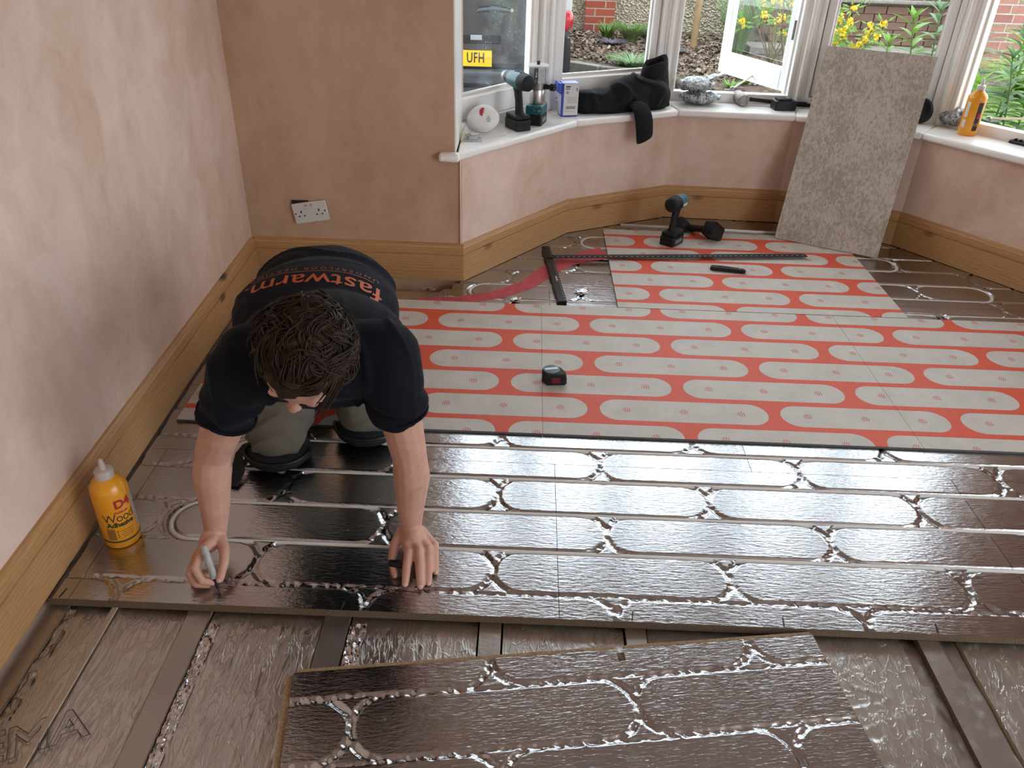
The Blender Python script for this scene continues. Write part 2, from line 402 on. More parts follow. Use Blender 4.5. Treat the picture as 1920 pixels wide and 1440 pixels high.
    # corner post with rounded mouldings between this facet and the next
for j in range(1, 5):
    c = bc(.20, j); a, d, n = bd(j-1); _, d2, n2 = bd(j)
    bis = (n+n2).normalized(); po = bpy.data.objects.new('window_post_%d' % j, None); COL.objects.link(po); struct(po)
    po.location = (c.x, c.y, SZ); po.rotation_euler = (0, 0, math.atan2(bis.y, bis.x)-math.pi/2)
    h = WTOP-SZ
    MB().prism([(-.036, .008), (-.020, -.006), (.020, -.006), (.036, .008), (.055, .11), (-.055, .11)], 0, h).build('post', MAT['white'], po, bevel=.003)
    MB().cyl((0, -.008, 0), (0, -.008, h), .0125, n=14).build('centre_bead', MAT['white'], po, smooth=60)
    for s in (-1, 1): MB().cyl((s*.030, .004, 0), (s*.030, .004, h), .0075, n=10).build('side_bead', MAT['white'], po, smooth=60)
# ------------------------------------------------------------------ routed foil panels, pipe loops
X0, Y0, PX, PY = -.045, 1.392, .6, .15        # groove lattice of the laid floor
def groove_d(x, y, x0=X0, y0=Y0):
    k = np.floor((y-y0)/PY); par = np.mod(k, 2)
    ly = (y-y0)-(k+.5)*PY
    u = np.mod(x-x0-.3*par+.3, PX)-.3           # distance from the nearest tip point of this row
    ul = PX/2-np.abs(u)                         # from stadium centre
    q = np.maximum(ul-(PX/2-.075), 0)
    d = np.abs(np.hypot(q, ly)-.075)
    return d
PIPE_ROWS = [1, 2, 3, 4]
def axis(a, b, fine, fs, cs):
    pts = [a]
    while pts[-1] < b-1e-6:
        x = pts[-1]; st = fs if any(lo-1e-6 <= x < hi for lo, hi in fine) else cs
        for lo, hi in fine:
            if x < lo < x+st: st = lo-x
        pts.append(min(b, x+st))
    if len(pts) > 2 and pts[-1]-pts[-2] < 1e-4: pts.pop(-2)
    return np.array(pts)
def grid_obj(name, xs, ys, zf, mat, parent, keep=None, smooth=True):
    X, Y = np.meshgrid(xs, ys); Z, G = zf(X, Y)
    nx, ny = len(xs), len(ys); idx = np.arange(nx*ny).reshape(ny, nx)
    q = np.stack([idx[:-1, :-1], idx[:-1, 1:], idx[1:, 1:], idx[1:, :-1]], -1).reshape(-1, 4)
    if keep is not None:
        cx = (X[:-1, :-1]+X[1:, 1:])/2; cy = (Y[:-1, :-1]+Y[1:, 1:])/2
        q = q[keep(cx, cy).reshape(-1)]
    me = bpy.data.meshes.new(name); V = np.stack([X, Y, Z], -1).reshape(-1, 3)
    me.vertices.add(len(V)); me.vertices.foreach_set('co', V.reshape(-1).astype(np.float32))
    me.loops.add(q.size); me.loops.foreach_set('vertex_index', q.reshape(-1).astype(np.int32))
    me.polygons.add(len(q)); me.polygons.foreach_set('loop_start', np.arange(0, q.size, 4, dtype=np.int32))
    me.polygons.foreach_set('use_smooth', np.ones(len(q), dtype=bool))
    me.update(calc_edges=True); me.validate()
    at = me.attributes.new('groove', 'FLOAT', 'POINT'); at.data.foreach_set('value', G.reshape(-1).astype(np.float32))
    me.materials.append(mat); o = bpy.data.objects.new(name, me); COL.objects.link(o); o.parent = parent; return o
LOOPS = [(1, -.917, 1), (3, -.885, 1), (11, -.222, 1), (15, .285, 1), (14, 1.775, -1), (12, 2.078, -1)]   # pipe loop ends: groove, tip x, side
def foil_z(piped, x0=X0, y0=Y0, seed=1):
    def f(X, Y):
        d = groove_d(X, Y, x0, y0)
        g = np.clip(1-(d-.0045)/.0050, 0, 1); g = g*g*(3-2*g)
        kk = np.round((Y-y0)/PY); onrow = np.abs(Y-y0-kk*PY) < .012
        pp = piped(X, Y, kk) & onrow
        for lk_, lx, ls in (LOOPS if y0 == Y0 else []):
            yc = y0+PY*(lk_+.5); cx = lx+ls*PY/2; dl = np.abs(np.hypot(X-cx, Y-yc)-PY/2); on = (ls*(X-cx) < .004) & (dl < .013)
            g = np.where(on, np.clip(1-(dl-.0060)/.0045, 0, 1), g); pp = pp | on; d = np.where(on, dl, d)
        cr = vnoise(X*170, Y*170, seed)*.5+vnoise(X*70+Y*110, Y*60-X*40, seed+3)
        fold = np.abs(np.sin((X*1.0+Y*.6)*95+3*vnoise(X*25, Y*25, seed)))
        z = np.where(pp, -.0165*g, g*(-.0062+.0052*cr*fold))
        lip = np.clip(1-np.abs(d-.0105)/.004, 0, 1)*.0006*(vnoise(X*90, Y*90, seed+8)-.2)
        z = z+np.where(pp, 0, lip)
        z = z+.00035*(vnoise(X*6, Y*6, seed+5)-.5)
        return z, np.where(pp, 0, np.clip(1.3-d/.011, 0, 1))
    return f
def piped(X, Y, kk):
    r = (kk == 1) & (X > -.86) | (kk == 2) & (X > -.86) | (kk == 3) & (X > -.82) | (kk == 4) & (X > -.82)
    return r | (kk == 11) | (kk == 12) | (kk == 13) | (kk == 14) | (kk == 15) | (kk == 16)
def panel(label, x0, x1, y0, y1, xf_, yf_, keep=None, ends=True, seed=1):
    g = .0008
    t = thing('floor_panel', label, 'floor panel', ((x0+x1)/2, (y0+y1)/2, 0), 0, 'foil faced routed floor panels')
    xs = axis(x0+g, x1-g, xf_, .005, .05); ys = axis(y0+g, y1-g, yf_, .0038, .05)
    o = grid_obj('foil_face', xs, ys, foil_z(piped, seed=seed), MAT['foil'], t, keep)
    o.location = (-(x0+x1)/2, -(y0+y1)/2, 0)
    return t
def core(t, poly, z0=-.022, z1=-.0172):
    c = t.location; MB().prism(poly, z0, z1).build('chipboard_core', MAT['chip'], t, off=(c.x, c.y, 0))
def edge(t, a, b, w=.0015, z0=-.022, z1=-.0004):
    c = t.location; a, b = Vector(a), Vector(b); d = (b-a).normalized(); n = Vector((-d.y, d.x))*w
    MB().prism([tuple(a), tuple(b), tuple(b+n), tuple(a+n)], z0, z1).build('cut_edge', MAT['chip_edge'], t, off=(c.x, c.y, 0))
LX = lambda Y: wl(Y)+.045
A0, A1, B1, C1, D1 = 1.317, 1.917, 2.517, 3.117, 3.717
def leftkeep(x, y): return x > wl(1)+.02-.0267*(y-1)+.010
rows = []
specs = [
 ('narrow foil strip cut to fit along the pine skirting of the left wall', -1.130, -1.050, A0, A1, leftkeep),
 ('foil panel under the worker\'s hands with a pipe loop end, nearest the left wall', -1.050, .120, A0, A1, None),
 ('foil panel in the front row right of the hands, below the tape measure', .120, 1.309, A0, A1, None),
 ('rightmost foil panel of the front row, at the right edge of the picture', 1.309, 2.45, A0, A1, None)]
for k, (lb, a, b, y0, y1, kp) in enumerate(specs):
    t = panel(lb, a, b, y0, y1, [(a, min(b, 1.95))], [(y0, y1)], kp, seed=k+1)
    core(t, [(a+.03 if k == 0 else a+.001, y0+.001), (b-.001, y0+.001), (b-.001, y1-.001), (a+.03 if k == 0 else a+.001, y1-.001)])
    edge(t, (a+.032 if k == 0 else a, y0), (b, y0))
specs = [
 ('foil panel tucked under the kneeling worker beside the left wall', -1.15, -.487, A1, B1, leftkeep),
 ('foil panel of the second row behind the worker\'s left arm, mostly under the red board', -.487, .713, A1, B1, None),
 ('foil panel of the second row at right, mostly under the red printed boards', .713, 1.913, A1, B1, None),
 ('foil panel of the second row at the right edge, mostly under a red board', 1.913, 2.6, A1, B1, None)]
for k, (lb, a, b, y0, y1, kp) in enumerate(specs):
    t = panel(lb, a, b, y0, y1, [(a, min(b, 2.0))] if k != 1 else [(-.487, .713)], [(y0, 2.12 if k else B1)], kp, seed=k+11)
    core(t, [(a+.04 if k == 0 else a+.001, y0+.001), (b-.001, y0+.001), (b-.001, y1-.001), (a+.04 if k == 0 else a+.001, y1-.001)])
INB = [Vector(bc(.012, j)) for j in range(6)]
def inside(x, y):
    ok = np.ones_like(x, dtype=bool)
    for i in range(5):
        a, d, n = bd(i); s = (x-a.x)*n.x+(y-a.y)*n.y
        ok &= s < .012
    ok &= (y < 3.212) | ((x > -.26) & (x < 2.33))
    return ok & leftkeep(x, y)
def clip_poly(a, b, y0, y1):
    poly = [(a, y0), (b, y0), (b, y1), (a, y1)]
    hp = [(bd(i)[0], bd(i)[2]) for i in range(5)]
    if y0 < 3.2 and a < -.3: hp = []
    for p0, n in hp:
        out = []
        for i in range(len(poly)):
            p, q = Vector(poly[i]), Vector(poly[(i+1) % len(poly)])
            sp, sq = (p-p0).dot(n)-.012, (q-p0).dot(n)-.012
            if sp <= 0: out.append(tuple(p))
            if sp*sq < 0: out.append(tuple(p+(q-p)*(sp/(sp-sq))))
        poly = out
        if not poly: return None
    return poly
fspec = [
 ('foil panel at the foot of the pier below the wall socket', -1.16, .120, B1, C1, [(-1.16, .12)], [(2.93, C1)]),
 ('foil panel of the third row under the head of the T square', .120, 1.309, B1, C1, [(.12, .45)], [(2.93, C1)]),
 ('foil panel of the third row at the right edge below the leaning board', 1.309, 2.45, B1, C1, [(1.58, 2.3)], [(2.93, C1)]),
 ('foil panel with a red streak in front of the left bay skirting', -.30, .120, C1, D1, [(-.3, .12)], [(C1, D1)]),
 ('foil panel under the upper end of the T square in the bay', .120, 1.309, C1, D1, [(.12, .43)], [(C1, D1)]),
 ('foil panel with two pipe loop ends right of the red board in the bay', 1.309, 2.4, C1, D1, [(1.57, 2.4)], [(C1, D1)]),
 ('back foil panel of the bay behind the upright impact driver', .10, 1.309, D1, 4.15, [(.1, .44), (.44, 1.309)], [(D1, 4.15)]),
 ('back foil panel of the bay behind the leaning grey board', 1.309, 2.05, D1, 4.15, [(1.309, 2.05)], [(D1, 4.15)])]
for k, (lb, a, b, y0, y1, fx, fy) in enumerate(fspec):
    t = panel(lb, a, b, y0, y1, fx, fy, inside, seed=k+21)
    if k == 0: pl = [(-1.14, y0), (b, y0), (b, y1), (-1.14, y1)]
    else: pl = clip_poly(a, b, y0+.001, y1-.001)
    core(t, pl)
# foil strip between pink board and left wall comes from the second row; pipes lie in the grooves
def gy(k): return Y0+PY*k
ZP = -.0078; RP = .0076
def loop_pts(k, xt, xr, side=1):
    """two straight runs in grooves k,k+1 joined by a half circle with its tip at xt (side +1: tip on the left)"""
    yc = gy(k)+PY/2; cx = xt+side*PY/2; pts = []
    nst = 24
    for i in range(nst+1): pts.append((xr+(cx-xr)*i/nst, gy(k), ZP))
    for i in range(1, 20):
        a = -math.pi/2-side*math.pi*i/20 if side > 0 else -math.pi/2+math.pi*i/20
        pts.append((cx+math.cos(a)*PY/2, yc+math.sin(a)*PY/2, ZP))
    for i in range(nst+1): pts.append((cx+(xr-cx)*i/nst, gy(k+1), ZP))
    return pts
def pipe(label, pts):
    o = MB().tube(pts, RP, 12).build('heating_pipe', MAT['pipe'], smooth=180); return tag(o, label, 'pipe', 'underfloor heating pipes in the grooves')
pipe('pipe loop whose rounded end lies left of the worker\'s right wrist', loop_pts(1, -.917, 2.44))
pipe('pipe loop passing in front of the worker\'s knees, its end hidden behind his right arm', loop_pts(3, -.885, 2.44))
pipe('pipe loop with its rounded end left of the T square at the pier', loop_pts(11, -.222, 1.0))
pipe('short pipe loop end beyond the upper tip of the T square head', loop_pts(15, .285, .9))
pipe('pipe loop end beside the bottom corner of the leaning grey board', loop_pts(14, 1.775, 1.2, -1))
pipe('pipe loop end furthest right on the foil in the bay', loop_pts(12, 2.078, 1.3, -1))
MB_ = MB().tube([(1.3, gy(11), ZP), (2.40, gy(11), ZP)], RP, 12)
tag(MB_.build('heating_pipe', MAT['pipe'], smooth=180), 'straight pipe run at right just behind the red board', 'pipe', 'underfloor heating pipes in the grooves')
MB_ = MB().tube([(.5, 3.965, .004), (1.62, 3.915, .004)], RP, 12)
tag(MB_.build('heating_pipe', MAT['pipe'], smooth=180), 'pipe run at the foot of the middle bay skirting behind the drills', 'pipe', 'underfloor heating pipes in the grooves')
# ------------------------------------------------------------------ red printed boards
def m_print(name, x0, y0):
    t = NT(name); sx = t.n('ShaderNodeSeparateXYZ'); t.l(t.co(), sx.inputs[0])
    X = t.math('SUBTRACT', sx.outputs[0], x0); Y = t.math('SUBTRACT', sx.outputs[1], y0)
    k = t.math('FLOOR', t.math('DIVIDE', Y, PY)); par = t.math('FLOORED_MODULO', k, 2)
    ly = t.math('SUBTRACT', t.math('SUBTRACT', Y, t.math('MULTIPLY', k, PY)), PY/2)
    u = t.math('SUBTRACT', t.math('FLOORED_MODULO', t.math('SUBTRACT', X, t.math('MULTIPLY', par, .3)), PX), PX/2)
    q = t.math('MAXIMUM', t.math('SUBTRACT', t.math('ABSOLUTE', u), .279-.0615), 0)
    d = t.math('SQRT', t.math('ADD', t.math('MULTIPLY', q, q), t.math('MULTIPLY', ly, ly)))
    pill = t.math('LESS_THAN', d, .0615)
    # small round emblem with wavy bars, three to a pill
    un = t.math('SUBTRACT', u, t.math('MULTIPLY', t.math('ROUND', t.math('DIVIDE', u, .19)), .19))
    r = t.math('SQRT', t.math('ADD', t.math('MULTIPLY', un, un), t.math('MULTIPLY', ly, ly)))
    wave = t.math('SINE', t.math('ADD', t.math('MULTIPLY', un, 850), t.math('MULTIPLY', t.math('SINE', t.math('MULTIPLY', ly, 420)), 1.3)))
    em = t.math('MULTIPLY', t.math('LESS_THAN', r, .0145), t.math('GREATER_THAN', wave, -.1))
    co = t.co(); gr = t.noise(co, 9, 6, .7); fib = t.noise(t.co(scale=(1, 3, 1)), 160, 3)
    grey = t.mix(t.ramp(gr, [(.35, 0), (.7, 1)]), (.50, .475, .42), (.60, .57, .51))
    grey = t.mix(t.ramp(fib, [(.3, .25), (.6, 0)]), grey, (.40, .38, .34))
    red = t.mix(t.ramp(fib, [(.35, 0), (.75, .6)]), (.62, .075, .035), (.70, .16, .10))
    c = t.mix(pill, red, grey); c = t.mix(t.math('MULTIPLY', t.math('MULTIPLY', em, pill), .9), c, (.50, .13, .09))
    t.set(Base_Color=c, Roughness=.55); t.b.inputs['Specular IOR Level'].default_value = .3
    t.bump(fib, .08, .001); return t.m
PZ = .008
M_P1 = m_print('red_pill_print', .255+.0, 2.217-.075-.0)
M_P2 = m_print('red_pill_print_offset', .571, 3.126-.075)
M_P1.name = 'red_pill_print_near'
MAT['board_edge'] = plain('grey_board_edge', (.10, .095, .09), .8)
def pboard(label, x0, x1, y0, y1, m):
    t = thing('printed_board', label, 'floor board', ((x0+x1)/2, (y0+y1)/2, .0005), 0, 'red printed cover boards')
    c = t.location
    MB().box((0, 0, PZ/2), (x1-x0-.001, y1-y0-.001, PZ-.0004)).build('board_core', MAT['board_edge'], t)
    o = MB().add([(x0+.0006, y0+.0006, PZ), (x1-.0006, y0+.0006, PZ), (x1-.0006, y1-.0006, PZ), (x0+.0006, y1-.0006, PZ)], [(0, 1, 2, 3)]).build('printed_face', m, t)
    o.location = (-c.x, -c.y, 0); return t
pboard('red printed board behind the kneeling worker, its left end near the skirting', -1.078, .0845, 2.062, 2.984, M_P1)
pboard('red printed board in the middle, under the tape measure\'s right side', .0845, 1.286, 2.062, 2.984, M_P1)
pboard('red printed board at the right edge of the picture', 1.286, 2.486, 2.062, 2.984, M_P1)
pboard('red printed board in the bay under the drills and T square', .402, 1.602, 2.987, 3.885, M_P2)
MAT['red_reflection'] = plain('painted_red_reflection', (.60, .085, .115), .35, .2, var=.3, scale=30)  # red reflection in the foil, put in as a flat coloured strip
def ribbon(pts, w, z, name, mat, parent=None, th=.0006):
    mb = MB(); P_ = [Vector((p[0], p[1])) for p in pts]; L_, R_ = [], []
    for i, p in enumerate(P_):
        a = P_[max(0, i-1)]; b = P_[min(len(P_)-1, i+1)]; d = (b-a).normalized(); n = Vector((-d.y, d.x))
        ww = w[i] if hasattr(w, '__len__') else w
        L_.append(p+n*ww/2); R_.append(p-n*ww/2)
    poly = [tuple(p) for p in L_]+[tuple(p) for p in R_[::-1]]
    n = len(P_); vs = [(p.x, p.y, z+th) for p in L_]+[(p.x, p.y, z+th) for p in R_]+[(p.x, p.y, z) for p in L_]+[(p.x, p.y, z) for p in R_]
    fs = []
    for i in range(n-1): fs += [(n+i, n+i+1, i+1, i), (2*n+i, 2*n+i+1, 3*n+i+1, 3*n+i), (i, i+1, 2*n+i+1, 2*n+i), (n+i+1, n+i, 3*n+i, 3*n+i+1)]
    fs += [(0, n, 3*n, 2*n), (n-1, 3*n-1, 4*n-1, 2*n-1)][:1]
    mb.add(vs, fs); return mb.build(name, mat, parent)
tag(ribbon([(-.43, 2.987), (-.26, 3.01), (-.10, 3.08), (.03, 3.20), (.12, 3.36), (.20, 3.46), (.30, 3.535), (.401, 3.59)], [.06, .07, .075, .08, .09, .095, .115, .14], .0004, 'reflection_streak', MAT['red_reflection']), 'red reflection painted as a streak across the foil behind the T square', 'painted reflection')
# ------------------------------------------------------------------ foreground: joists, insulation, loose panel
joist_x = [(-1.115, -1.055), (-.765, -.711), (-.438, -.378), (-.068, -.017), (.278, .326), (.622, .672), (.973, 1.023), (1.318, 1.368), (1.664, 1.714)]
JL = ['at the left skirting', 'beside a bright crinkled foil strip, second from the wall', 'just left of the loose panel corner', 'behind the long edge of the loose panel, left of its notch',
      'beside the notch of the loose panel', 'hidden mostly by the loose panel', 'at lower right with dark dusty top', 'at the bottom right corner of the picture', 'furthest right']
for k, (a, b) in enumerate(joist_x):
    ys = axis(.2, 1.46, [(.2, 1.46)], .012, .05); xs = np.linspace(a, b, 8)
    t = thing('floor_joist', 'foil taped floor joist '+JL[k], 'joist', ((a+b)/2, .8, -.1), 0, 'floor joists under the panels')
    MB().prism([(a, .2), (b, .2), (b, 1.46), (a, 1.46)], -.2, -.0235).build('beam', MAT['chip_edge'], t, off=(t.location.x, .8, -.1))
    g = grid_obj('foil_tape', xs, ys, lambda X, Y: (-.0228+.0006*(vnoise(X*80, Y*80, 5)-.5), np.zeros_like(X)+.3), MAT['foil_joist'], t)
    g.location = (-t.location.x, -.8, .1)
def ins_z(seed, amp, crinkle):
    def f(X, Y):
        # long wavy creases in the foil facing
        w = vnoise(X*9, Y*4, seed)*2.2+vnoise(X*30, Y*14, seed+1)*.5
        c1 = np.abs(np.sin(X*38+Y*6+w*4.0)); c2 = np.abs(np.sin(X*21-Y*26+vnoise(X*14, Y*14, seed+2)*7))
        m = np.clip(vnoise(X*5, Y*5, seed+4)*1.8-.45, 0, 1)
        r = np.clip(1-c1*5, 0, 1)*.7+np.clip(1-c2*6, 0, 1)*.6
        return -.031+amp*r*m+.0015*(vnoise(X*4, Y*4, seed+6)-.5), np.clip(r*m*crinkle, 0, 1)*.4
    return f
IL = ['left wall and the second joist, with outlined letters', 'second and third joists, with long wavy creases', 'third and fourth joists, bright and tightly wrinkled', 'fourth and fifth joists in shadow',
      'fifth and sixth joists, under the loose panel', 'loose panel and the dusty joist, with cracked creases', 'last two joists at lower right, with wavy creases', 'joists at the far right corner']
for k in range(8):
    a, b = joist_x[k][1]+.005, joist_x[k+1][0]-.005
    if k == 5: b -= .034
    if k == 6: a += .045
    t = thing('insulation_board', 'foil faced insulation board between the '+IL[k] if k != 5 else 'foil faced insulation board right of the loose panel, with cracked creases', 'insulation', ((a+b)/2, .85, -.1), 0, 'foil faced insulation boards between joists')
    o = grid_obj('foil_facing', axis(a, b, [(a, b)], .0045, .05), axis(.3, 1.45, [(.80, 1.45)], .006, .06), ins_z(40+k*9, .0038, .6), MAT['foil_ins'], t); o.location = (-t.location.x, -.85, .1)
    MB().prism([(a, .3), (b, .3), (b, 1.45), (a, 1.45)], -.12, -.036).build('foam_core', plain('insulation_foam', (.62, .52, .3), .9) if k == 0 else bpy.data.materials['insulation_foam'], t, off=(t.location.x, .85, -.1))
# dark dust sheet of loose foil in the gaps beside the dusty joist
for k, (a, b, lb) in enumerate([(.935, .972, 'loose foil lap sagging beside the dusty joist at lower right'), (1.024, 1.066, 'loose foil lap on the right of the dusty joist')]):
    t = thing('foil_lap', lb, 'foil', ((a+b)/2, .9, -.05))
    o = grid_obj('lap', np.linspace(a, b, 9), np.linspace(.4, 1.45, 120), lambda X, Y: (-.040+.006*vnoise(X*30, Y*18, 77)+.003*vnoise(X*70, Y*50, 78), np.zeros_like(X)+.2), MAT['foil_joist'], t); o.location = (-t.location.x, -.9, .05)
# bright crinkled foil running down beside the second joist
def crinkle(name, label, a, b, y0, y1, z, mat, seed, amp=.007, slope=0):
    t = thing(name, label, 'foil', ((a+b)/2, (y0+y1)/2, z))
    def f(X, Y): return z+amp*vnoise(X*95, Y*55, seed)+amp*.6*vnoise(X*180+Y*50, Y*120, seed+1), np.ones_like(X)
    o = grid_obj('crinkled_sheet', np.linspace(a, b, 14), np.linspace(y0, y1, int((y1-y0)/.004)), f, mat, t); o.location = (-t.location.x, -t.location.y, -z); return t
crinkle('foil_strip', 'bright crinkled foil strip along the second joist from the wall', -.708, -.680, .70, 1.285, -.034, MAT['foil_bright'], 3)
crinkle('foil_strip', 'bright crinkled foil beside the joist left of the loose panel corner', -.374, -.335, 1.12, 1.30, -.034, MAT['foil_bright'], 8, .009)
crinkle('foil_strip', 'torn foil edge beside the joist at the left skirting', -1.053, -1.030, .75, 1.31, -.036, MAT['foil_joist'], 12, .008)
tag(MB().box((-.944, 1.02, -.0245), (.013, .72, .006)).build('thin_batten', m_wood('batten_wood', (.42, .32, .24), (.30, .22, .16)), bevel=.001), 'thin straight strip lying along the insulation near the left wall', 'batten')
# outlined letters printed on the insulation facing
MAT['print_grey'] = plain('grey_print', (.06, .06, .07), .6)
def outline_text(txt, size, T, name, parent, mat, w=.0012):
    cu = bpy.data.curves.new('t', 'FONT'); cu.body = txt; cu.size = size; cu.fill_mode = 'NONE'; cu.bevel_depth = w; cu.bevel_resolution = 0; cu.resolution_u = 2; cu.offset = size*.02
    o = bpy.data.objects.new('t', cu); me = bpy.data.meshes.new_from_object(o)
    mb = MB().add([tuple(v.co) for v in me.vertices], [tuple(p.vertices) for p in me.polygons]); bpy.data.objects.remove(o)
    xf(mb, T); return mb.build(name, mat, parent)
_ins = [o for o in COL.objects if o.name.startswith('insulation_board')]
# loose panel lying across the joists, turned a little
LP = thing('floor_panel', 'loose foil panel lying askew across the bare joists in the foreground', 'floor panel', (-.465, 1.135, 0), math.radians(8.04), 'foil faced routed floor panels')
def lp_z(X, Y): return foil_z(lambda x, y, k: np.zeros_like(x, dtype=bool), .43, -.075-.15*10, 55)(X, Y)
grid_obj('foil_face', axis(0, 1.19, [(0, 1.19)], .0042, .05), axis(-.6, 0, [(-.42, 0)], .0032, .03), lp_z, MAT['foil'], LP, lambda x, y: ~((np.abs(x-.728) < .009) & (y > -.033)))
MB().prism([(.001, -.599), (1.189, -.599), (1.189, -.001), (.001, -.001)], -.0218, -.0125).build('chipboard_core', MAT['chip'], LP)
MB().box((.362, .005, -.0115), (.724-.012, .016, .012)).box((.965, .005, -.0115), (.45, .016, .012)).build('tongue', MAT['chip'], LP)
MB().box((-.007, -.30, -.0115), (.016, .6, .012)).build('tongue', MAT['chip'], LP)
MB().box((1.1908, -.3, -.0115), (.0016, .598, .021)).build('cut_edge', MAT['chip'], LP)

_tl = thing('printed_letters', 'outlined grey letters printed on the insulation near the left wall', 'lettering', (-.99, .93, -.0265))
outline_text('EMA', .105, frame((-.045, -.030, .002), (.90, .42, 0), (-.42, .90, 0)), 'letter_outlines', _tl, MAT['print_grey'], .0011)
for _k, (_x, _y) in enumerate(((-1.072, 1.336), (-.398, 1.330), (.295, 1.335), (.655, 1.336), (1.02, 1.336))):
    tag(MB().box((_x, _y, .0008), (.003, .028, .0006), (0, 0, -.15)).build('pencil_mark', MAT['ink']), 'black marker tick on the near edge of the front foil panels, %s from the left' % ('first', 'second', 'third', 'fourth', 'fifth')[_k], 'mark', 'marker ticks on the panel edge')

# torn scraps of foil where the facing was cut through
for _k, (_x, _y, _lb) in enumerate(((.256, 3.128, 'torn foil scrap with a dark hole right of the T square head'), (-.022, 3.030, 'dark torn foil notch at the far edge of the red boards'), (1.76, 3.020, 'dark torn foil notch at the far edge of the right red board'), (-.40, 3.105, 'torn foil scrap near the foot of the pier'))):
    _t = thing('foil_tear', _lb, 'foil scrap', (_x, _y, .0005), _k*.7)
    MB().prism([(-.013, -.006), (.010, -.009), (.016, .004), (.002, .010), (-.012, .007)], 0, .0008).build('hole', MAT['dark'], _t)
    _r = random.Random(60+_k); _m = MB()
    for _j in range(9):
        _a = _j*.7+_r.uniform(-.2, .2); _d = Vector((math.cos(_a), math.sin(_a), 0)); _s = Vector((-_d.y, _d.x, 0)); _l = _r.uniform(.018, .042)
        _m.add([_d*.008-_s*.007+Vector((0, 0, .001)), _d*.008+_s*.007+Vector((0, 0, .001)), _d*_l+_s*.003+Vector((0, 0, .007)), _d*_l*.8-_s*.004+Vector((0, 0, .004))], [(0, 1, 2, 3)])
    _m.build('torn_flaps', MAT['foil_bright'], _t)['kind'] = 'stuff'
# ------------------------------------------------------------------ the kneeling worker
def solidify(name, mb, voxel, smooth, mat, parent, base, wr=None, fac=.5):
    me = bpy.data.meshes.new(name); me.from_pydata([(p[0]-base[0], p[1]-base[1], p[2]-base[2]) for p in mb.v], [], mb.f); me.update()
    o = bpy.data.objects.new(name, me); COL.objects.link(o)
    m = o.modifiers.new('r', 'REMESH'); m.mode = 'VOXEL'; m.voxel_size = voxel; m.use_smooth_shade = True
    if smooth: s = o.modifiers.new('s', 'SMOOTH'); s.factor = fac; s.iterations = smooth
    dg = bpy.context.evaluated_depsgraph_get(); dg.update()
    ev = o.evaluated_get(dg); nm = bpy.data.meshes.new_from_object(ev)
    bpy.data.objects.remove(o); nm.name = name
    if wr:
        n = len(nm.vertices); co = np.empty(n*3, np.float32); nm.vertices.foreach_get('co', co); co = co.reshape(-1, 3)
        no = np.array([v.normal[:] for v in nm.vertices], dtype=np.float32)
        co = co+no*wr(co+np.array(base, np.float32))[:, None]
        nm.vertices.foreach_set('co', co.reshape(-1).astype(np.float32)); nm.update()
    nm.polygons.foreach_set('use_smooth', [True]*len(nm.polygons))
    return finish(name, nm, mat, parent)
def m_cloth(name, col, scale=900, rough=.85, var=.15):
    t = NT(name); co = t.co(); nz = t.noise(co, 14, 4); wv = t.noise(co, scale, 2)
    c = t.mix(nz, tuple(x*(1-var) for x in col), tuple(x*(1+var) for x in col))
    t.set(Base_Color=c, Roughness=rough); t.b.inputs['Specular IOR Level'].default_value = .12; t.b.inputs['Sheen Weight'].default_value = .03; t.bump(wv, .25, .0006); return t.m
MAT['shirt'] = m_cloth('navy_black_cotton', (.0055, .0062, .0105))
MAT['trouser'] = m_cloth('grey_brown_trousers', (.145, .125, .10))
t = NT('skin'); _n = t.noise(t.co(), 35, 5, .6); _m = t.noise(t.co(), 6, 3)
t.set(Base_Color=t.mix(t.ramp(_n, [(.3, 0), (.75, 1)]), t.mix(_m, (.46, .225, .155), (.56, .30, .21)), (.58, .33, .25)), Roughness=.52)
t.b.inputs['Subsurface Weight'].default_value = .08; t.b.inputs['Subsurface Radius'].default_value = (.008, .004, .002); t.b.inputs['Subsurface Scale'].default_value = .6
t.bump(t.noise(t.co(), 500, 2), .12, .001); MAT['skin'] = t.m
t = NT('dark_brown_hair'); t.set(Base_Color=t.mix(t.noise(t.co(), 60, 3), (.007, .0035, .0018), (.045, .022, .010)), Roughness=.6, Specular_IOR_Level=.25); MAT['hair'] = t.m
MAT['nail'] = plain('fingernail', (.60, .38, .32), .3, var=.03)
PB = (-.52, 1.9, 0)
per = thing('person', 'person kneeling on hands and knees in a dark t-shirt, drawing with a marker', 'person', PB)
V3 = Vector
shR, elR, wrR = V3((-.598, 1.475, .565)), V3((-.722, 1.515, .300)), V3((-.742, 1.488, .082))
shL, elL, wrL = V3((-.289, 1.525, .565)), V3((-.254, 1.537, .300)), V3((-.262, 1.556, .062))
hc = V3((-.440, 1.412, .632)); hu = V3((.14, -.845, .515)).normalized(); hf = V3((-.24, -.48, -.84)); hf = (hf-hu*hf.dot(hu)).normalized(); hr = hu.cross(hf).normalized()
HM = Matrix(((hr.x, hf.x, hu.x), (hr.y, hf.y, hu.y), (hr.z, hf.z, hu.z)))    # x side, y face, z crown
def hp(x, y, z): return hc + HM @ V3((x, y, z))
b = MB()
def limb(pts, rs, n=14):
    for i in range(len(pts)-1): b.cap(pts[i], pts[i+1], rs[i], rs[i+1], n)
def mid(a, c, f, off=(0,0,0)): return a.lerp(c, f)+V3(off)
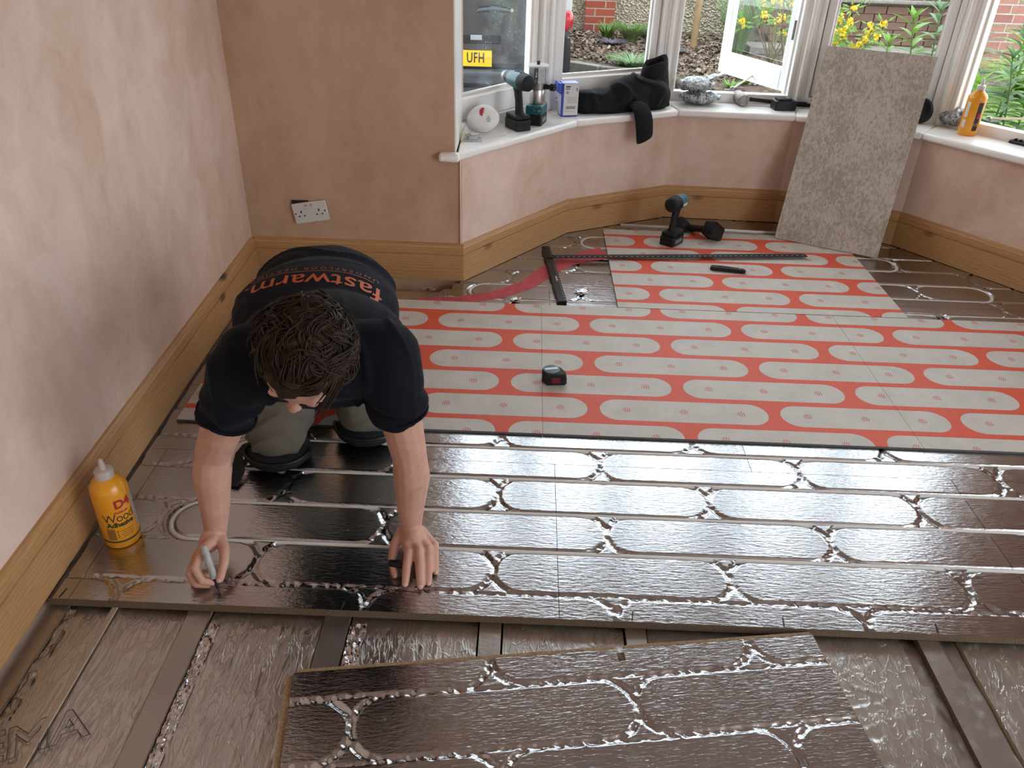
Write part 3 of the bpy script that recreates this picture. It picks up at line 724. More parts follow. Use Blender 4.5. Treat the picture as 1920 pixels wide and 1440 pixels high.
for sh, el, wr, sg in ((shR, elR, wrR, -1), (shL, elL, wrL, 1)):
    limb([sh, mid(sh, el, .5), el], [.055, .051, .043]); limb([el, mid(el, wr, .28, (sg*.004, 0, 0)), mid(el, wr, .7), wr], [.042, .046, .036, .0275])
# torso core and legs inside the clothes
b.ell((-.46, 1.61, .53), (.15, .15, .09)); b.ell((-.525, 1.82, .52), (.14, .2, .09)); b.ell((-.55, 2.03, .46), (.13, .12, .09))
b.cap(shR, shL, .05)
for hip, kn, an in (((-.62, 2.06, .42), (-.70, 1.885, .09), (-.665, 2.28, .08)), ((-.475, 2.06, .42), (-.465, 2.025, .09), (-.45, 2.40, .08))):
    b.cap(hip, kn, .065, .055); b.cap(kn, an, .05, .035)
# head, face, ears, neck
b.ell(hc, (.074, .094, .098), HM, 24, 16); b.ell(hp(0, .030, -.055), (.052, .062, .062), HM); b.ell(hp(0, .058, -.095), (.026, .024, .02), HM)
b.cap(hp(0, .088, .0), hp(0, .106, -.038), .008, .0115); b.ell(hp(.009, .103, -.043), .008); b.ell(hp(-.009, .103, -.043), .008)
b.cap(hp(-.042, .080, .012), hp(.042, .080, .012), .011); b.ell(hp(.045, .062, -.03), (.022, .018, .018), HM); b.ell(hp(-.045, .062, -.03), (.022, .018, .018), HM)
b.cap(hp(-.018, .090, -.070), hp(.018, .090, -.070), .0075); b.cap(hp(-.015, .086, -.080), hp(.015, .086, -.080), .008)
for s in (-1, 1): b.ell(hp(s*.078, -.012, -.018), (.009, .02, .032), HM)
b.cap(hp(0, -.03, -.05), (-.44, 1.58, .57), .055, .062)
# left hand, flat on the foil
NAILS = []
def finger(pts, rs):
    for i in range(len(pts)-1): b.cap(pts[i], pts[i+1], rs[i], rs[i+1], 10)
    NAILS.append((V3(pts[-2]), V3(pts[-1]), rs[-1]))
kn = [V3(p) for p in ((-.259, 1.480, .037), (-.233, 1.486, .040), (-.211, 1.500, .036), (-.197, 1.521, .029))]
tips = [V3(p) for p in ((-.2575, 1.402, .0085), (-.2195, 1.396, .0085), (-.2010, 1.409, .0082), (-.1875, 1.446, .0075))]
b.cap(wrL, mid(wrL, kn[1], .35, (.002, 0, -.004)), .0265, .026)
for k, a in zip(kn, ((-.278, 1.548, .040), (-.264, 1.550, .042), (-.250, 1.553, .042), (-.238, 1.558, .038))): b.cap(a, k+V3((0, 0, -.004)), .017, .0115)
for k, t_, r in zip(kn, tips, (.0116, .0118, .0112, .0100)):
    p1 = mid(k, t_, .48, (0, 0, .0075)); p2 = mid(k, t_, .76, (0, 0, .0045)); finger([k, p1, p2, t_], [r*1.06, r*1.02, r*.93, r*.84])
b.cap((-.285, 1.556, .036), (-.300, 1.520, .026), .018, .0135); finger([(-.300, 1.520, .026), (-.301, 1.470, .019), (-.287, 1.427, .0095)], [.0135, .0108, .0088])
# right hand closed on the marker
mk0, mk1 = V3((-.702, 1.357, .002)), V3((-.738, 1.400, .108))
KR = [V3(p) for p in ((-.752, 1.412, .078), (-.768, 1.414, .060), (-.776, 1.424, .043), (-.775, 1.442, .028))]
b.cap(wrR, (-.752, 1.455, .066), .027, .025)
for k, a in zip(KR, ((-.735, 1.47, .078), (-.746, 1.468, .07), (-.755, 1.470, .060), (-.758, 1.475, .050))): b.cap(a, k, .018, .0118)
for k, p1, p2, t_, r in zip(KR, ((-.757, 1.372, .062), (-.774, 1.376, .040), (-.780, 1.392, .022), (-.775, 1.414, .011)),
                        ((-.738, 1.358, .036), (-.758, 1.362, .020), (-.766, 1.376, .011), (-.762, 1.398, .0095)),
                        ((-.716, 1.366, .024), (-.732, 1.368, .0125), (-.742, 1.386, .0095), (-.742, 1.408, .0085)), (.0102, .0103, .0096, .0086)):
    finger([k, p1, p2, t_], [r*1.08, r*1.03, r*.95, r*.85])
b.cap((-.728, 1.470, .070), (-.704, 1.432, .068), .018, .0135); finger([(-.704, 1.432, .068), (-.696, 1.398, .055), (-.699, 1.368, .034)], [.0135, .0115, .0098])
body = solidify('body', b, .0034, 5, MAT['skin'], per, PB)
nm = MB()
for a, c, r in NAILS:
    d = (c-a).normalized(); upv = V3((0, 0, 1)); upv = (upv-d*upv.dot(d)).normalized(); s = d.cross(upv)
    Rm = Matrix(((s.x, d.x, upv.x), (s.y, d.y, upv.y), (s.z, d.z, upv.z)))
    MB().ell(c+d*r*.35+upv*r*.62, (r*.62, r*.72, r*.30), Rm, 10, 6).build('fingernail', MAT['nail'], per, smooth=180, off=PB)

# eyes and brows
for s in (-1, 1):
    MB().ell(hp(s*.032, .072, -.012), .0125).build('eye', MAT['label_w'], per, smooth=180, off=PB)
    MB().cap(hp(s*.020, .0905, .014), hp(s*.048, .079, .016), .0045, .0035, 8).build('eyebrow', MAT['hair'], per, smooth=180, off=PB)
# t-shirt
s = MB()
s.ell((-.462, 1.64, .532), (.203, .19, .122), None, 24, 14); s.ell((-.525, 1.84, .522), (.212, .23, .120), None, 24, 14); s.ell((-.553, 2.03, .485), (.195, .16, .130), None, 24, 14)
s.cap((-.585, 1.505, .572), (-.30, 1.54, .572), .083, .083, 18); s.ell((-.435, 1.53, .60), (.12, .09, .055))
for sh, el, in_ in ((shR, elR, .04), (shL, elL, -.04)):
    e = mid(sh, el, .54); s.cap(sh+V3((in_, .01, 0)), sh, .082, .074, 18); s.tube([sh, mid(sh, el, .28), e], [.074, .069, .067], 20)
def wr_shirt(p):
    x, y, z = p[:, 0], p[:, 1], p[:, 2]
    w = np.zeros(len(p))
    w += .0055*np.clip(1-np.abs(np.sin(x*26+y*9+vnoise(x*7, y*7, 3)*3.5))*2.6, 0, 1)*np.clip((vnoise(x*6+3, y*5, 9)-.35)*2, 0, 1)
    w += .0065*np.clip(1-np.abs(np.sin(y*24-x*10+vnoise(x*6, y*6, 4)*4))*2.0, 0, 1)*np.clip((y-1.80)*4, 0, 1)
    arm = np.clip((.55-z)*9, 0, 1)
    w += arm*.0065*np.sin(z*80+x*30+vnoise(x*14, z*18, 6)*5)
    w += .004*(vnoise(x*9, y*9, 12)-.5)
    return w
shirt = solidify('t_shirt', s, .0062, 6, MAT['shirt'], per, PB, wr_shirt)
for sh, el in ((shR, elR), (shL, elL)):
    e = mid(sh, el, .50); d = (el-sh).normalized(); x = d.orthogonal().normalized(); y = d.cross(x)
    ring = [e+(x*math.cos(a)+y*math.sin(a))*.0655 for a in [2*math.pi*k/28 for k in range(28)]]
    MB().tube(ring, .0036, 8, True).build('sleeve_hem', MAT['shirt'], shirt, smooth=180, off=PB)
# print on the back of the shirt, dropped onto the cloth
deps = bpy.context.evaluated_depsgraph_get()
bm = bmesh.new(); bm.from_mesh(shirt.data); bvh = BVHTree.FromBMesh(bm)
def drape(mb, T, name, mat, lift=.0016):
    bm2 = bmesh.new(); me = bpy.data.meshes.new('x'); me.from_pydata(mb.v, [], mb.f); bm2.from_mesh(me)
    bmesh.ops.triangulate(bm2, faces=bm2.faces)
    for _ in range(4):
        es = [e for e in bm2.edges if e.calc_length() > .009]
        if not es: break
        bmesh.ops.subdivide_edges(bm2, edges=es, cuts=1); bmesh.ops.triangulate(bm2, faces=bm2.faces)
    for v in bm2.verts:
        p = T @ v.co; hit = bvh.ray_cast(V3((p.x-PB[0], p.y-PB[1], 1.2)), V3((0, 0, -1)))
        v.co = hit[0]+hit[1]*lift if hit[0] else V3((p.x-PB[0], p.y-PB[1], .6))
    bm2.to_mesh(me); me.name = name; bm2.free(); return finish(name, me, mat, shirt)
tn = NT('orange_shirt_print'); sxp = tn.n('ShaderNodeSeparateXYZ'); tn.l(tn.co(), sxp.inputs[0])
tn.set(Base_Color=tn.mix(tn.noise(tn.co(), 60, 3), (.40, .066, .014), (.52, .10, .025)), Roughness=.6); MAT['print_o'] = tn.m
MAT['print_d'] = plain('dull_orange_print', (.17, .05, .028), .7)
def flat_text(txt, size, **kw):
    mb = text_mb(txt, size, 0.0, **kw); return mb
ang = math.radians(180+6)
tc_ = (-.520, 1.790)
T1 = Matrix.Translation((tc_[0], tc_[1], 0)) @ Matrix.Rotation(ang, 4, 'Z')
drape(flat_text('fastwarm.', .082, bold=.0003, sx=1.06), T1, 'chest_print_word', MAT['print_o']).name = 'back_print_word'
drape(MB().add([(-.15, -.043, 0), (.15, -.043, 0), (.15, -.041, 0), (-.15, -.041, 0)], [(0, 1, 2, 3)]), T1, 'back_print_line', MAT['print_o'])
T2 = Matrix.Translation((tc_[0], tc_[1], 0)) @ Matrix.Rotation(ang, 4, 'Z') @ Matrix.Translation((0, -.058, 0))
drape(flat_text('UNDERFLOOR HEATING', .021, spacing=1.5, bold=.0004), T2, 'back_print_small', MAT['print_d'])
bm.free()
# trousers, knee pads, boots
tr = MB()
tr.ell((-.55, 2.06, .435), (.165, .12, .125), None, 20, 12)
legs = (((-.625, 2.05, .42), (-.700, 1.892, .105), (-.668, 2.27, .090)), ((-.475, 2.06, .42), (-.462, 2.030, .105), (-.45, 2.38, .090)))
for hip, kn_, an in legs:
    tr.cap(hip, kn_, .105, .090, 20); tr.cap(kn_, an, .080, .062, 16)
def wr_tr(p):
    x, y, z = p[:, 0], p[:, 1], p[:, 2]
    ph = z*36+x*16*np.sin(y*9)+vnoise(x*8, z*6, 21)*4.0
    ridge = np.clip(1-np.abs(np.sin(ph))*1.25, 0, 1)
    return .013*ridge*(.45+.55*vnoise(x*7, z*8, 25))+.006*(vnoise(x*18, z*18, 23)-.5)-.003
solidify('trousers', tr, .0068, 5, MAT['trouser'], per, PB, wr_tr)
for hip, kn_, an in legs:
    k = V3(kn_); pad = MB()
    pad.ell((k.x, k.y-.004, .034), (.098, .092, .040), None, 22, 12); kp = pad.build('knee_pad', MAT['rubber'], per, smooth=180, off=PB)
    MB().tube([(k.x+math.cos(a)*.099, k.y-.004+math.sin(a)*.092, .048) for a in [math.pi+math.pi*i/16 for i in range(17)]], .006, 8).build('pad_trim', MAT['black'], kp, smooth=180, off=PB)
    a = V3(an); bo = MB(); bo.cap((a.x, a.y-.02, .085), (a.x, a.y+.06, .075), .055, .048).cap((a.x, a.y+.05, .06), (a.x, a.y+.10, .052), .045, .04).build('work_boot', MAT['black'], per, smooth=180, off=PB)
    MB().cap((a.x, a.y+.06, .062), (a.x, a.y+.135, .05), .046, .040).build('toe_cap', MAT['rubber'], per, smooth=180, off=PB)
st = MB()
pts = [(-.772, 1.885, .062), (-.792, 1.868, .060), (-.803, 1.845, .048), (-.800, 1.822, .034), (-.793, 1.800, .020), (-.797, 1.775, .008), (-.803, 1.752, .006)]
for i in range(len(pts)-1):
    pass
st.tube(pts, [.010, .011, .012, .017, .020, .020, .022], 10, flat=.22, up=(0, 0, 1)); st.tube([(-.772, 1.880, .050), (-.775, 1.845, .040), (-.785, 1.815, .028)], [.008, .008, .010], 8, flat=.3, up=(0, 0, 1))
st.build('knee_pad_strap', MAT['rubber'], per, smooth=180, off=PB)
# hair: curly locks grown over a close cap
cap_ = MB(); cap_.ell(hp(0, -.014, .012), (.086, .104, .103), HM, 24, 16)
hb = MB(); rnd = random.Random(3)
bm_ = MB()
def hair_wr(p): return .006*(vnoise(p[:, 0]*60, p[:, 1]*60+p[:, 2]*40, 31)-.4)
hcap = MB()
for i in range(420):
    z = rnd.uniform(-.35, 1); a = rnd.uniform(0, 2*math.pi); q = math.sqrt(max(0, 1-z*z)); d = V3((q*math.cos(a), q*math.sin(a), z))
    if d.y > .48 and d.z < .52: continue
    if d.y > .15 and d.z < -.02: continue
    p = V3((d.x*.085, -.014+d.y*.102, .012+d.z*.102))
    hcap.ell(hc+HM @ p, rnd.uniform(.011, .017), None, 8, 6)
for q_ in ((0, -.02, .02),): hcap.ell(hp(*q_), (.078, .092, .094), HM, 20, 12)
hair = solidify('hair', hcap, .0055, 3, MAT['hair'], per, PB)
lk = MB()
for i in range(210):
    z = rnd.uniform(-.45, 1); a = rnd.uniform(0, 2*math.pi); q = math.sqrt(max(0, 1-z*z)); d = V3((q*math.cos(a), q*math.sin(a), z))
    if d.y > .46 and d.z < .60: continue
    if d.y > .2 and d.z < -.02: continue
    tgt = (V3((rnd.gauss(0, .7)+.25, rnd.gauss(-.3, .6)-(1.3 if d.y > .05 else 0), rnd.gauss(0, .5)+(.5 if d.y > .05 else -.1)))); tgt = (tgt-d*tgt.dot(d)).normalized(); sd = d.cross(tgt)
    L0 = rnd.uniform(.045, .085); ph0 = rnd.uniform(0, 6.28); wv = rnd.uniform(.006, .013); bend = rnd.gauss(0, .35); up0 = rnd.uniform(.008, .022)
    for m in range(11):
        dj = (d+V3((rnd.gauss(0, .075), rnd.gauss(0, .075), rnd.gauss(0, .075)))).normalized()
        p = V3((dj.x*.086, -.014+dj.y*.103, .012+dj.z*.103)); L = L0*rnd.uniform(.8, 1.1); ph = ph0+rnd.gauss(0, .25); n = 8; pts = []
        for j in range(n):
            f = j/(n-1); lift = up0*math.sin(f*math.pi*.85)
            pts.append(hc+HM @ (p+tgt*(L*f)+d*(lift-.55*L*f*f*.8)+sd*(wv*math.sin(ph+f*5.5)-wv*math.sin(ph)+bend*L*f*f)))
        lk.tube(pts, [.0016, .0018, .0019, .0019, .0018, .0016, .0013, .0008], 4)
lk.build('curls', MAT['hair'], hair, smooth=180, off=PB)
# marker in the right hand and its cap by the left thumb
mt = thing('marker_pen', 'grey and black marker pen held in the worker\'s right hand', 'marker', tuple(mk0))
md = (mk1-mk0).normalized()
def mkp(f): return tuple((mk1-mk0)*f)
MB().tube([mkp(.30), mkp(.32), mkp(.80), mkp(.95), mkp(1.0)], [.0070, .0084, .0088, .0082, .0050], 18).build('barrel', plain('smudged_grey_barrel', (.42, .41, .40), .4, var=.5, scale=45), mt, smooth=50)
MB().tube([mkp(.07), mkp(.10), mkp(.30)], [.0026, .0046, .0066], 16).build('grip', MAT['black'], mt, smooth=50)
MB().tube([mkp(.0), mkp(.03), mkp(.08)], [.0012, .0019, .0022], 12).build('nib', MAT['ink'], mt, smooth=50)
ct = thing('pen_lid', 'black marker lid between the worker\'s left thumb and index finger', 'pen lid', (-.288, 1.452, .0205))
MB().tube([(-.018, 0, .006), (-.016, 0, .006), (.020, -.004, .0015), (.024, -.004, .0015)], [.007, .0088, .0080, .006], 16).build('cap_body', MAT['black'], ct, smooth=50)
MB().box((0, .0, .0150), (.026, .003, .002)).build('clip', MAT['black'], ct)
# ------------------------------------------------------------------ things lying about indoors
# twin wall socket, hanging crooked
sk = thing('wall_socket', 'white twin wall socket hanging crooked above the far skirting', 'socket', (-.898, 3.214, .290), 0, rot=(0, math.radians(-9.5), 0))
MB().box((0, -.006, 0), (.147, .010, .087)).build('plate', MAT['plastic_w'], sk, bevel=.004, seg=3)
for s in (-1, 1):
    MB().box((s*.011, -.0125, .022), (.014, .004, .022), (math.radians(6), 0, 0)).build('rocker_switch', MAT['plastic_w'], sk, bevel=.001)
    MB().box((s*.011, -.0140, .0315), (.009, .003, .0035)).build('switch_mark', MAT['red'], sk)
    for dx, dz, w, h in ((0, .006, .006, .010), (-.0115, -.012, .008, .005), (.0115, -.012, .008, .005)):
        MB().box((s*.038+dx, -.0112, dz), (w, .001, h)).build('pin_hole', MAT['dark'], sk)
    MB().cyl((s*.063, -.0115, .0), (s*.063, -.0108, .0), .0035, n=12).build('screw_hole', MAT['dark'], sk)
MB().box((-.035, .0, .043), (.07, .004, .02), (0, math.radians(9), 0)).build('exposed_box', MAT['dark'], sk)
# leaning grey board
a_, b_ = V3((1.267, 3.847, .009)), V3((1.706, 3.628, .009)); dx = (b_-a_).normalized(); nb = V3((.457, .889, 0)); upb = (V3((0, 0, .862))+nb*.338).normalized(); tb = dx.cross(upb)
t = NT('mottled_cement_board'); co = t.co(); n1 = t.noise(t.co(scale=(1.6, .8, 1), rot=(0, 0, .5)), 58, 6, .72, .7); n2 = t.noise(co, 5, 4, .6, .3)
f_ = t.ramp(t.math('ADD', t.math('MULTIPLY', n1, .75), t.math('MULTIPLY', n2, .3)), [(.46, 0), (.58, 1)])
t.set(Base_Color=t.mix(f_, (.33, .285, .23), (.52, .47, .405)), Roughness=.75); t.bump(n1, .15, .002); MAT['cement'] = t.m
lb = thing('cement_board', 'mottled grey board leaning against the bay window sill', 'board', tuple(a_))
lb.matrix_world = Matrix(((dx.x, upb.x, tb.x, a_.x), (dx.y, upb.y, tb.y, a_.y), (dx.z, upb.z, tb.z, a_.z), (0, 0, 0, 1)))
MB().box((.245, .463, .004), (.49, .926, .008)).build('sheet', MAT['cement'], lb, bevel=.001)
MB().box((.245, .463, -.0006), (.488, .924, .001)).build('back_face', MAT['board_edge'], lb)
# glue bottles
def bottle(name, label, loc, rz, left):
    t = thing(name, label, 'glue bottle', loc, rz)
    r = .0445
    MB().lathe([(.0, 0), (r*.93, 0), (r, .005), (r, .03), (r, .164), (r*.97, .176), (r*.80, .190), (.022, .203), (.018, .206)] if left else
               [(.0, 0), (r*.93, 0), (r, .005), (r, .175), (r, .184), (r*.80, .198), (.019, .212), (.016, .22)], 36).build('body', MAT['orange_b'], t, smooth=50)
    MB().lathe([(.0225, .203), (.0225, .221), (.020, .224), (.008, .226), (.0065, .247), (.004, .255), (.0, .255)] if left else
               [(.0195, .217), (.0195, .236), (.010, .239), (.0065, .262), (.0035, .27), (0, .27)], 24).build('nozzle_cap', plain('clear_white_cap', (.55, .48, .42), .3) if left else MAT['plastic_w'], t, smooth=50)
    def wrap(mb, z, mat, nm, a0=-math.pi/2):
        vs = []
        for p in mb.v:
            a = a0+p[0]/(r+.0006); vs.append(((r+.0006)*math.cos(a), (r+.0006)*math.sin(a), z+p[1]))
        mb.v = vs; return mb.build(nm, mat, t)
    def rect(w, h, n=16): return MB().add([(-w/2+w*i/n, y, 0) for y in (-h/2, h/2) for i in range(n+1)], [(i, i+1, n+2+i, n+1+i) for i in range(n)])
    def sub(mb):
        bm = bmesh.new(); me = bpy.data.meshes.new('x'); me.from_pydata(mb.v, [], mb.f); bm.from_mesh(me); bmesh.ops.triangulate(bm, faces=bm.faces)
        for _ in range(2):
            es = [e for e in bm.edges if e.calc_length() > .006]
            bmesh.ops.subdivide_edges(bm, edges=es, cuts=1); bmesh.ops.triangulate(bm, faces=bm.faces)
        mb.v = [tuple(v.co) for v in bm.verts]; bm.verts.index_update(); mb.f = [tuple(v.index for v in f.verts) for f in bm.faces]; bm.free(); return mb
    if left:
        wrap(sub(xf(text_mb('D4', .034, 0, bold=.0014, align='CENTER'), Matrix.Translation((.016, 0, 0)))), .138, MAT['red'], 'grade_print')
        wrap(sub(xf(text_mb('PREMIUM', .0085, 0, align='CENTER', bold=.0002), Matrix.Translation((.008, 0, 0)))), .1145, MAT['red'], 'premium_print')
        wrap(sub(text_mb('Wood', .036, 0, bold=-.0002, sx=.88, spacing=.9)), .0985, MAT['ink'], 'wood_print')
        wrap(sub(text_mb('Adhesive', .0205, 0, bold=.0007, sx=.95, spacing=.94)), .078, plain('dark_green_print', (.015, .045, .02), .5), 'adhesive_print')
        for k in range(4): wrap(xf(rect(.034-.006*(k % 2), .0012), Matrix.Translation((.012, 0, 0))), .058-.0065*k, MAT['ink'], 'bullet_line')
        for k in range(4): wrap(xf(rect(.003, .003, 2), Matrix.Translation((-.012, 0, 0))), .058-.0065*k, MAT['ink'], 'bullet_mark')
        wrap(rect(.125, .0055, 30), .024, plain('olive_band', (.06, .055, .02), .5), 'band_print')
        wrap(xf(rect(.020, .036, 6), Matrix.Translation((-.028, 0, 0))), .049, plain('brown_picture', (.30, .13, .03), .5), 'picture_print')
        wrap(xf(rect(.016, .10, 6), Matrix.Translation((.050, 0, 0))), .10, plain('lilac_label', (.42, .36, .42), .5), 'side_label')
    else:
        wrap(xf(rect(.026, .135, 8), Matrix.Translation((.026, 0, 0))), .095, MAT['ink'], 'black_label')
        wrap(xf(MB().lathe([(0, 0), (.013, 0)], 20) if False else rect(.020, .024, 8), Matrix.Translation((.031, 0, .0004))), .098, MAT['red'], 'red_badge')
        wrap(xf(rect(.026, .016, 8), Matrix.Translation((.026, 0, .0004))), .058, plain('tan_picture', (.6, .34, .15), .5), 'picture_print')
        wrap(xf(rect(.017, .070, 6), Matrix.Translation((-.034, 0, 0))), .125, MAT['label_w'], 'white_label')
        wrap(xf(rect(.017, .036, 6), Matrix.Translation((-.034, 0, 0))), .058, MAT['label_w'], 'white_label')
    return t
bottle('glue_bottle', 'orange wood glue bottle standing on the foil by the left skirting', (-1.012, 1.531, .0015), math.radians(38), True)
bottle('glue_bottle', 'orange glue bottle standing on the right end of the window sill', (2.036, 3.815, SZ), math.radians(-24), False).scale = (.92, .92, .92)
# T square
ts = thing('t_square', 'black metal T square lying across foil and red board in the bay', 't square', (.140, 3.30, .0), math.radians(6.2))
MB().box((0, .0, .0105), (.038, .60, .019)).build('head', MAT['black'], ts, bevel=.002)
MB().box((.612, .165, .0222), (1.25, .036, .0035)).build('blade', MAT['black'], ts, bevel=.0008)
tk = MB()
for k in range(24): tk.box((.012, -.28+k*.024, .0202), (.004, .0035, .0004))
o = tk.build('head_ticks', MAT['label_w'], ts); o['kind'] = 'stuff'
tk = MB()
for k in range(122): tk.box((.03+k*.01, .179 if k % 5 else .1775, .0241), (.0011, .005 if k % 5 else .009, .0003))
for k in range(48): tk.box((.04+k*.025, .158, .0241), (.007, .0045, .0003))
o = tk.build('blade_ticks', MAT['label_w'], ts); o['kind'] = 'stuff'
tk = MB().box((.004, -.075, .0202), (.005, .05, .0004)); tk.build('maker_mark', MAT['label_w'], ts)
# utility knife
kf = thing('utility_knife', 'black folding utility knife lying on the red board below the T square', 'knife', (.942, 3.402, .0086), math.radians(-12))
MB().prism([(-.082, -.010), (-.078, .012), (-.03, .016), (.04, .013), (.066, .010), (.078, -.004), (.07, -.012), (-.02, -.015), (-.07, -.016)], 0, .019).build('handle', MAT['black'], kf, bevel=.004, seg=3)
MB().box((-.02, .0005, .0195), (.06, .012, .003)).build('grip_inset', MAT['rubber'], kf, bevel=.001)
MB().prism([(.066, -.009), (.088, -.003), (.072, .009)], .008, .010).build('blade_tip', MAT['steel'], kf)
MB().cyl((.05, 0, .019), (.05, 0, .0205), .005, n=14).build('pivot', MAT['dsteel'], kf)
# tape measure
tm = thing('tape_measure', 'black tape measure with dark red catch on the red board', 'tape measure', (.117, 2.385, .0086), math.radians(8))
prof = [(.034*math.cos(a), .034*math.sin(a)) for a in [math.radians(d) for d in range(40, 230, 12)]]+[(-.022, -.036), (.046, -.036), (.046, -.012), (.034, .016)]
MB().prism(prof, 0, .044).build('case', MAT['rubber'], tm, bevel=.005, seg=3)
MB().lathe([(.029, .0435), (.029, .0462), (.0265, .0472), (0, .0472)], 32, (-.002, 0, 0)).build('side_disc', plain('blue_grey_disc', (.075, .10, .115), .4), tm, smooth=40)
MB().box((-.002, .003, .0474), (.045, .013, .0006), (0, 0, .1)).build('name_strip', plain('steel_label', (.32, .33, .33), .35, .5), tm)
MB().box((-.002, -.009, .0473), (.054, .0022, .0006), (0, 0, .12)).build('groove_line', MAT['ink'], tm)
MB().box((.010, -.0365, .021), (.034, .004, .022)).build('lock_catch', plain('dark_red_plastic', (.13, .008, .014), .4), tm, bevel=.002)
MB().box((.028, -.0368, .021), (.003, .0055, .024)).build('catch_rib', MAT['black'], tm)
MB().box((.047, -.030, .018), (.002, .010, .026)).build('hook', MAT['dsteel'], tm)
# cordless tools
def battery(t, z=0, sc=1.0, label=True):
    B = MB().prism([(-.036, -.055), (.036, -.055), (.038, -.045), (.038, .045), (.034, .056), (-.034, .056), (-.038, .045), (-.038, -.045)], z, z+.046).build('battery', MAT['black'], t, bevel=.005, seg=2)
    MB().box((0, -.0565, z+.030), (.020, .002, .012)).build('release_button', MAT['rubber'], B)
    MB().box((.0385, 0, z+.022), (.0008, .06, .018)).build('battery_label', plain('grey_label', (.20, .20, .21), .5) if 'grey_label' not in bpy.data.materials else bpy.data.materials['grey_label'], B)
    return B
def drill(name, label, loc, rot, impact, M1, M2):
    t = thing(name, label, 'drill', loc, 0, 'cordless tools', rot)
    battery(t)
    MB().prism([(-.036, -.050), (.036, -.050), (.038, .04), (.028, .058), (-.028, .058), (-.038, .04)], .046, .066).build('foot', MAT['rubber'], t, bevel=.008, seg=3)
    MB().tube([(0, -.012, .060), (0, -.010, .08), (0, -.004, .12), (0, .006, .160), (0, .012, .185)], [.026, .021, .0195, .021, .026], 16, flat=.82, up=(1, 0, 0)).build('handle', MAT['rubber'], t, smooth=70)
    MB().box((0, .026, .160), (.012, .016, .026)).build('trigger', MAT['black'], t, bevel=.004)
    if impact:
        MB().tube([(0, -.062, .205), (0, -.056, .205), (0, -.03, .205), (0, .0, .205)], [.026, .034, .036, .036], 20).build('motor_cap', MAT['rubber'], t, smooth=50)
        MB().tube([(0, -.002, .205), (0, .03, .205), (0, .058, .205), (0, .068, .205)], [.0365, .036, .031, .026], 20).build('housing', M1, t, smooth=50)
        MB().tube([(0, .066, .205), (0, .074, .205), (0, .076, .205), (0, .088, .205)], [.016, .014, .0095, .009], 16).build('chuck', MAT['dsteel'], t, smooth=50)
        MB().cyl((0, .086, .205), (0, .112, .205), .0035, .003, 8).build('driver_bit', MAT['steel'], t)
        MB().box((.0355, .02, .200), (.002, .035, .012)).build('vent_panel', MAT['label_w'], t)
    else:
        MB().tube([(0, -.085, .205), (0, -.078, .205), (0, -.05, .205), (0, -.028, .205)], [.022, .033, .0365, .0365], 18).build('motor_cap', MAT['rubber'], t, smooth=50)
        MB().tube([(0, -.030, .205), (0, .0, .205), (0, .045, .205), (0, .058, .205)], [.037, .037, .034, .032], 18).build('housing', M1, t, smooth=50)
        MB().tube([(0, .056, .205), (0, .075, .205), (0, .078, .205), (0, .095, .205)], [.031, .030, .026, .026], 18).build('torque_ring', MAT['black'], t, smooth=40)
        MB().tube([(0, .094, .205), (0, .122, .205), (0, .134, .205)], [.021, .021, .012], 18).build('chuck', plain('speckled_chuck', (.34, .33, .32), .4, .5, var=.4, scale=120), t, smooth=40)
        for k in range(3): MB().box((0, -.022+.02*k, .2405), (.022, .008, .004)).build('vent', MAT['ink'], t)
    return t
drill('impact_driver', 'impact driver standing upright on its battery on the red board', (.728, 3.725, .0086), (0, 0, math.radians(-38)), True, plain('blue_teal_housing', (.06, .16, .19), .38, var=.2, scale=40), None)
dl = drill('impact_driver', 'impact driver lying on its side behind the upright one', (.985, 3.800, .038), (math.radians(0), math.radians(-90), 0), True, MAT['teal'], None)
dl.rotation_euler = Euler((0, 0, 0)); dl.matrix_world = Matrix.Translation((.962, 3.770, .058)) @ Matrix.Rotation(math.radians(-42), 4, 'Z') @ Matrix.Rotation(math.radians(-98), 4, 'Y') @ Matrix.Rotation(math.radians(35), 4, 'Z')
dl.scale = (.97, .97, .97)
drill('cordless_drill', 'cordless drill standing on the left sill in front of the router', (-.045, 3.625, SZ), (0, 0, math.radians(32)), False, MAT['teal'], None)
# trim router
rt = thing('trim_router', 'steel bodied trim router standing upside down on the sill behind the drill', 'router', (.037, 3.735, SZ), math.radians(-15), 'cordless tools')
battery(rt)
MB().prism([(-.038, -.055), (.038, -.055), (.040, .04), (.028, .058), (-.028, .058), (-.040, .04)], .046, .088).build('motor_foot', MAT['teal'], rt, bevel=.008, seg=3)
for s in (-1, 1): MB().cyl((s*.012+.015, -.0555, .068), (s*.012+.015, -.0575, .068), .0065, n=14).build('lamp_lens', MAT['steel'], rt)
MB().lathe([(.033, .086), (.035, .090), (.035, .165), (.031, .170), (.031, .178), (0, .178)], 28).build('motor_body', MAT['steel'], rt, smooth=40)
MB().lathe([(.037, .150), (.040, .152), (.040, .178), (.037, .180)], 28).build('clamp_collar', MAT['dsteel'], rt, smooth=40)
MB().tube([(.036, -.012, .165), (.062, -.02, .166), (.066, -.02, .166), (.086, -.024, .166)], [.012, .010, .016, .015], 12).build('clamp_knob', MAT['black'], rt, smooth=40)
for a in (.6, 2.4, 4.2, 5.4): MB().box((.036*math.cos(a), .036*math.sin(a), .213), (.010, .032, .068), (0, 0, a)).build('cage_post', MAT['dsteel'], rt)
MB().lathe([(.012, .178), (.014, .2), (.009, .205), (.009, .22)], 18).build('collet', MAT['dsteel'], rt, smooth=40)
